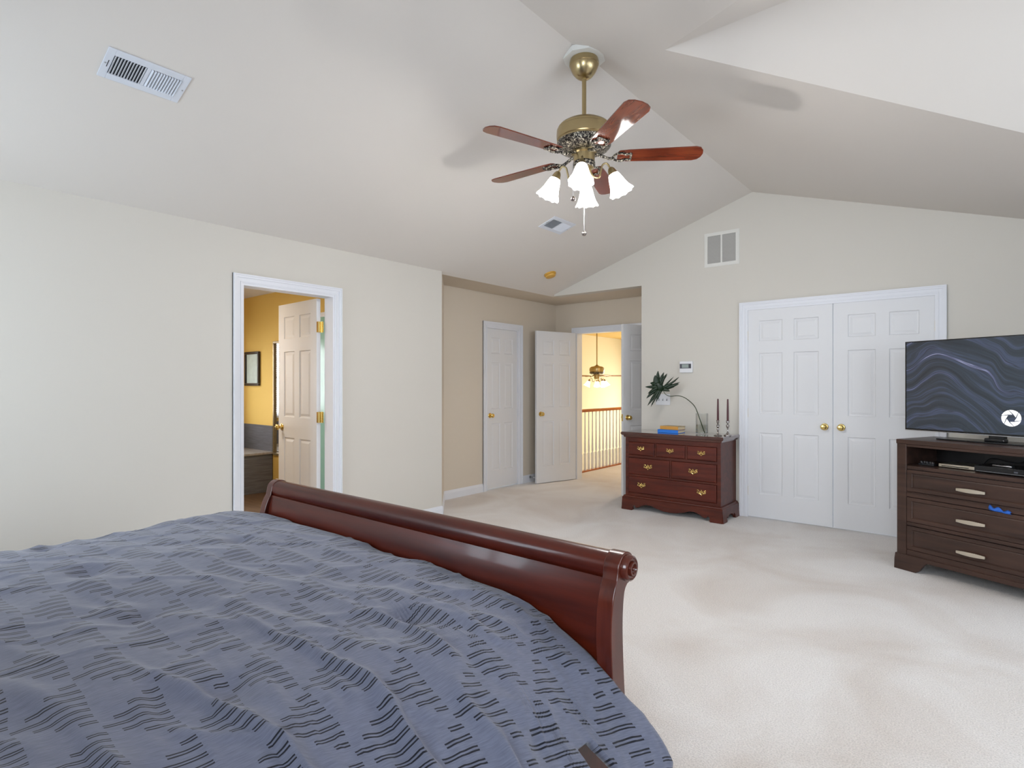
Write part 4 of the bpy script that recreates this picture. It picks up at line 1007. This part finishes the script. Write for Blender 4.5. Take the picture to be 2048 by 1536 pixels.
mb.box(-w_, w_, -.03, -.001, h_-f_, h_).box(-w_, w_, -.03, -.001, -h_, -h_+f_).box(-w_, -w_+f_, -.03, -.001, -h_+f_, h_-f_).box(w_-f_, w_, -.03, -.001, -h_+f_, h_-f_)
mb.build('frame', M['frame_gd'], mr, bevel=.004)
MB().box(-w_+f_, w_-f_, -.010, -.001, -h_+f_, h_-f_).build('mirror_glass', M['mirror'], mr, smooth=False)
sh = thing('shower_door', 'frosted teal shower door glimpsed past the door hinges', 'shower door', (-5.30, 3.46, 0))
MB().box(-.36, .36, -.008, .0, .12, 2.04).build('glass_panel', M['teal'], sh, smooth=False)
mb = MB().box(-.40, .40, -.02, .02, 2.04, 2.09).box(-.40, -.36, -.02, .02, .10, 2.04).box(.36, .40, -.02, .02, .10, 2.04).box(-.40, .40, -.02, .02, .003, .10)
mb.build('frame', M['plastic'], sh, bevel=.003)
wb = thing('window_blind', 'white slatted blind in the bathroom window, seen in the mirror', 'blind', (BX0+.03, BY0+1.9, .90))
mb = MB()
for i in range(34):
    T = Matrix.Translation((0, 0, .02+i*.029)) @ Matrix.Rotation(R(38), 4, 'Y'); mb.box(-.012, .012, -.58, .58, -.0008, .0008, T)
mb.build('slats', M['blind'], wb, smooth=False)
MB().box(-.015, .015, -.59, .59, .985, 1.01).build('head_rail', M['blind'], wb)

# ------------------------------------------------------------------ hall railing
rl = thing('stair_railing', 'oak handrail on white balusters along the hall edge', 'railing', (-4.64, 7.0, 0))
n_b = 34; y_end = 9.0-.2
mb = MB(); rp = [(-.03, .895), (-.032, .915), (-.022, .932), (0, .938), (.022, .932), (.032, .915), (.03, .895)]
mb.prism(rp, lambda x, z: Vector((x, -.2, z)), lambda x, z: Vector((x, y_end, z))); mb.build('handrail', M['oak'], rl)
MB().box(-.035, .035, -.2, y_end, .001, .022).build('bottom_rail', M['oak'], rl)
sq = MB(); e = .016
sq.box(-e, e, -e, e, .022, .27); sq.lathe([(.016, .27), (.010, .285), (.015, .30), (.016, .32), (.012, .50), (.008, .86), (.008, .896)], seg=12)
b0 = sq.build('baluster', M['trim'], rl); b0.location = (0, -.14, 0)
for i in range(1, n_b):
    c = b0.copy(); COL.objects.link(c); c.parent = rl; c.location = (0, -.14+i*.105, 0)
# rest of the run, too far to be seen singly: keeps the rail supported
for i in range(n_b, 85):
    c = b0.copy(); COL.objects.link(c); c.parent = rl; c.location = (0, -.14+i*.105, 0)
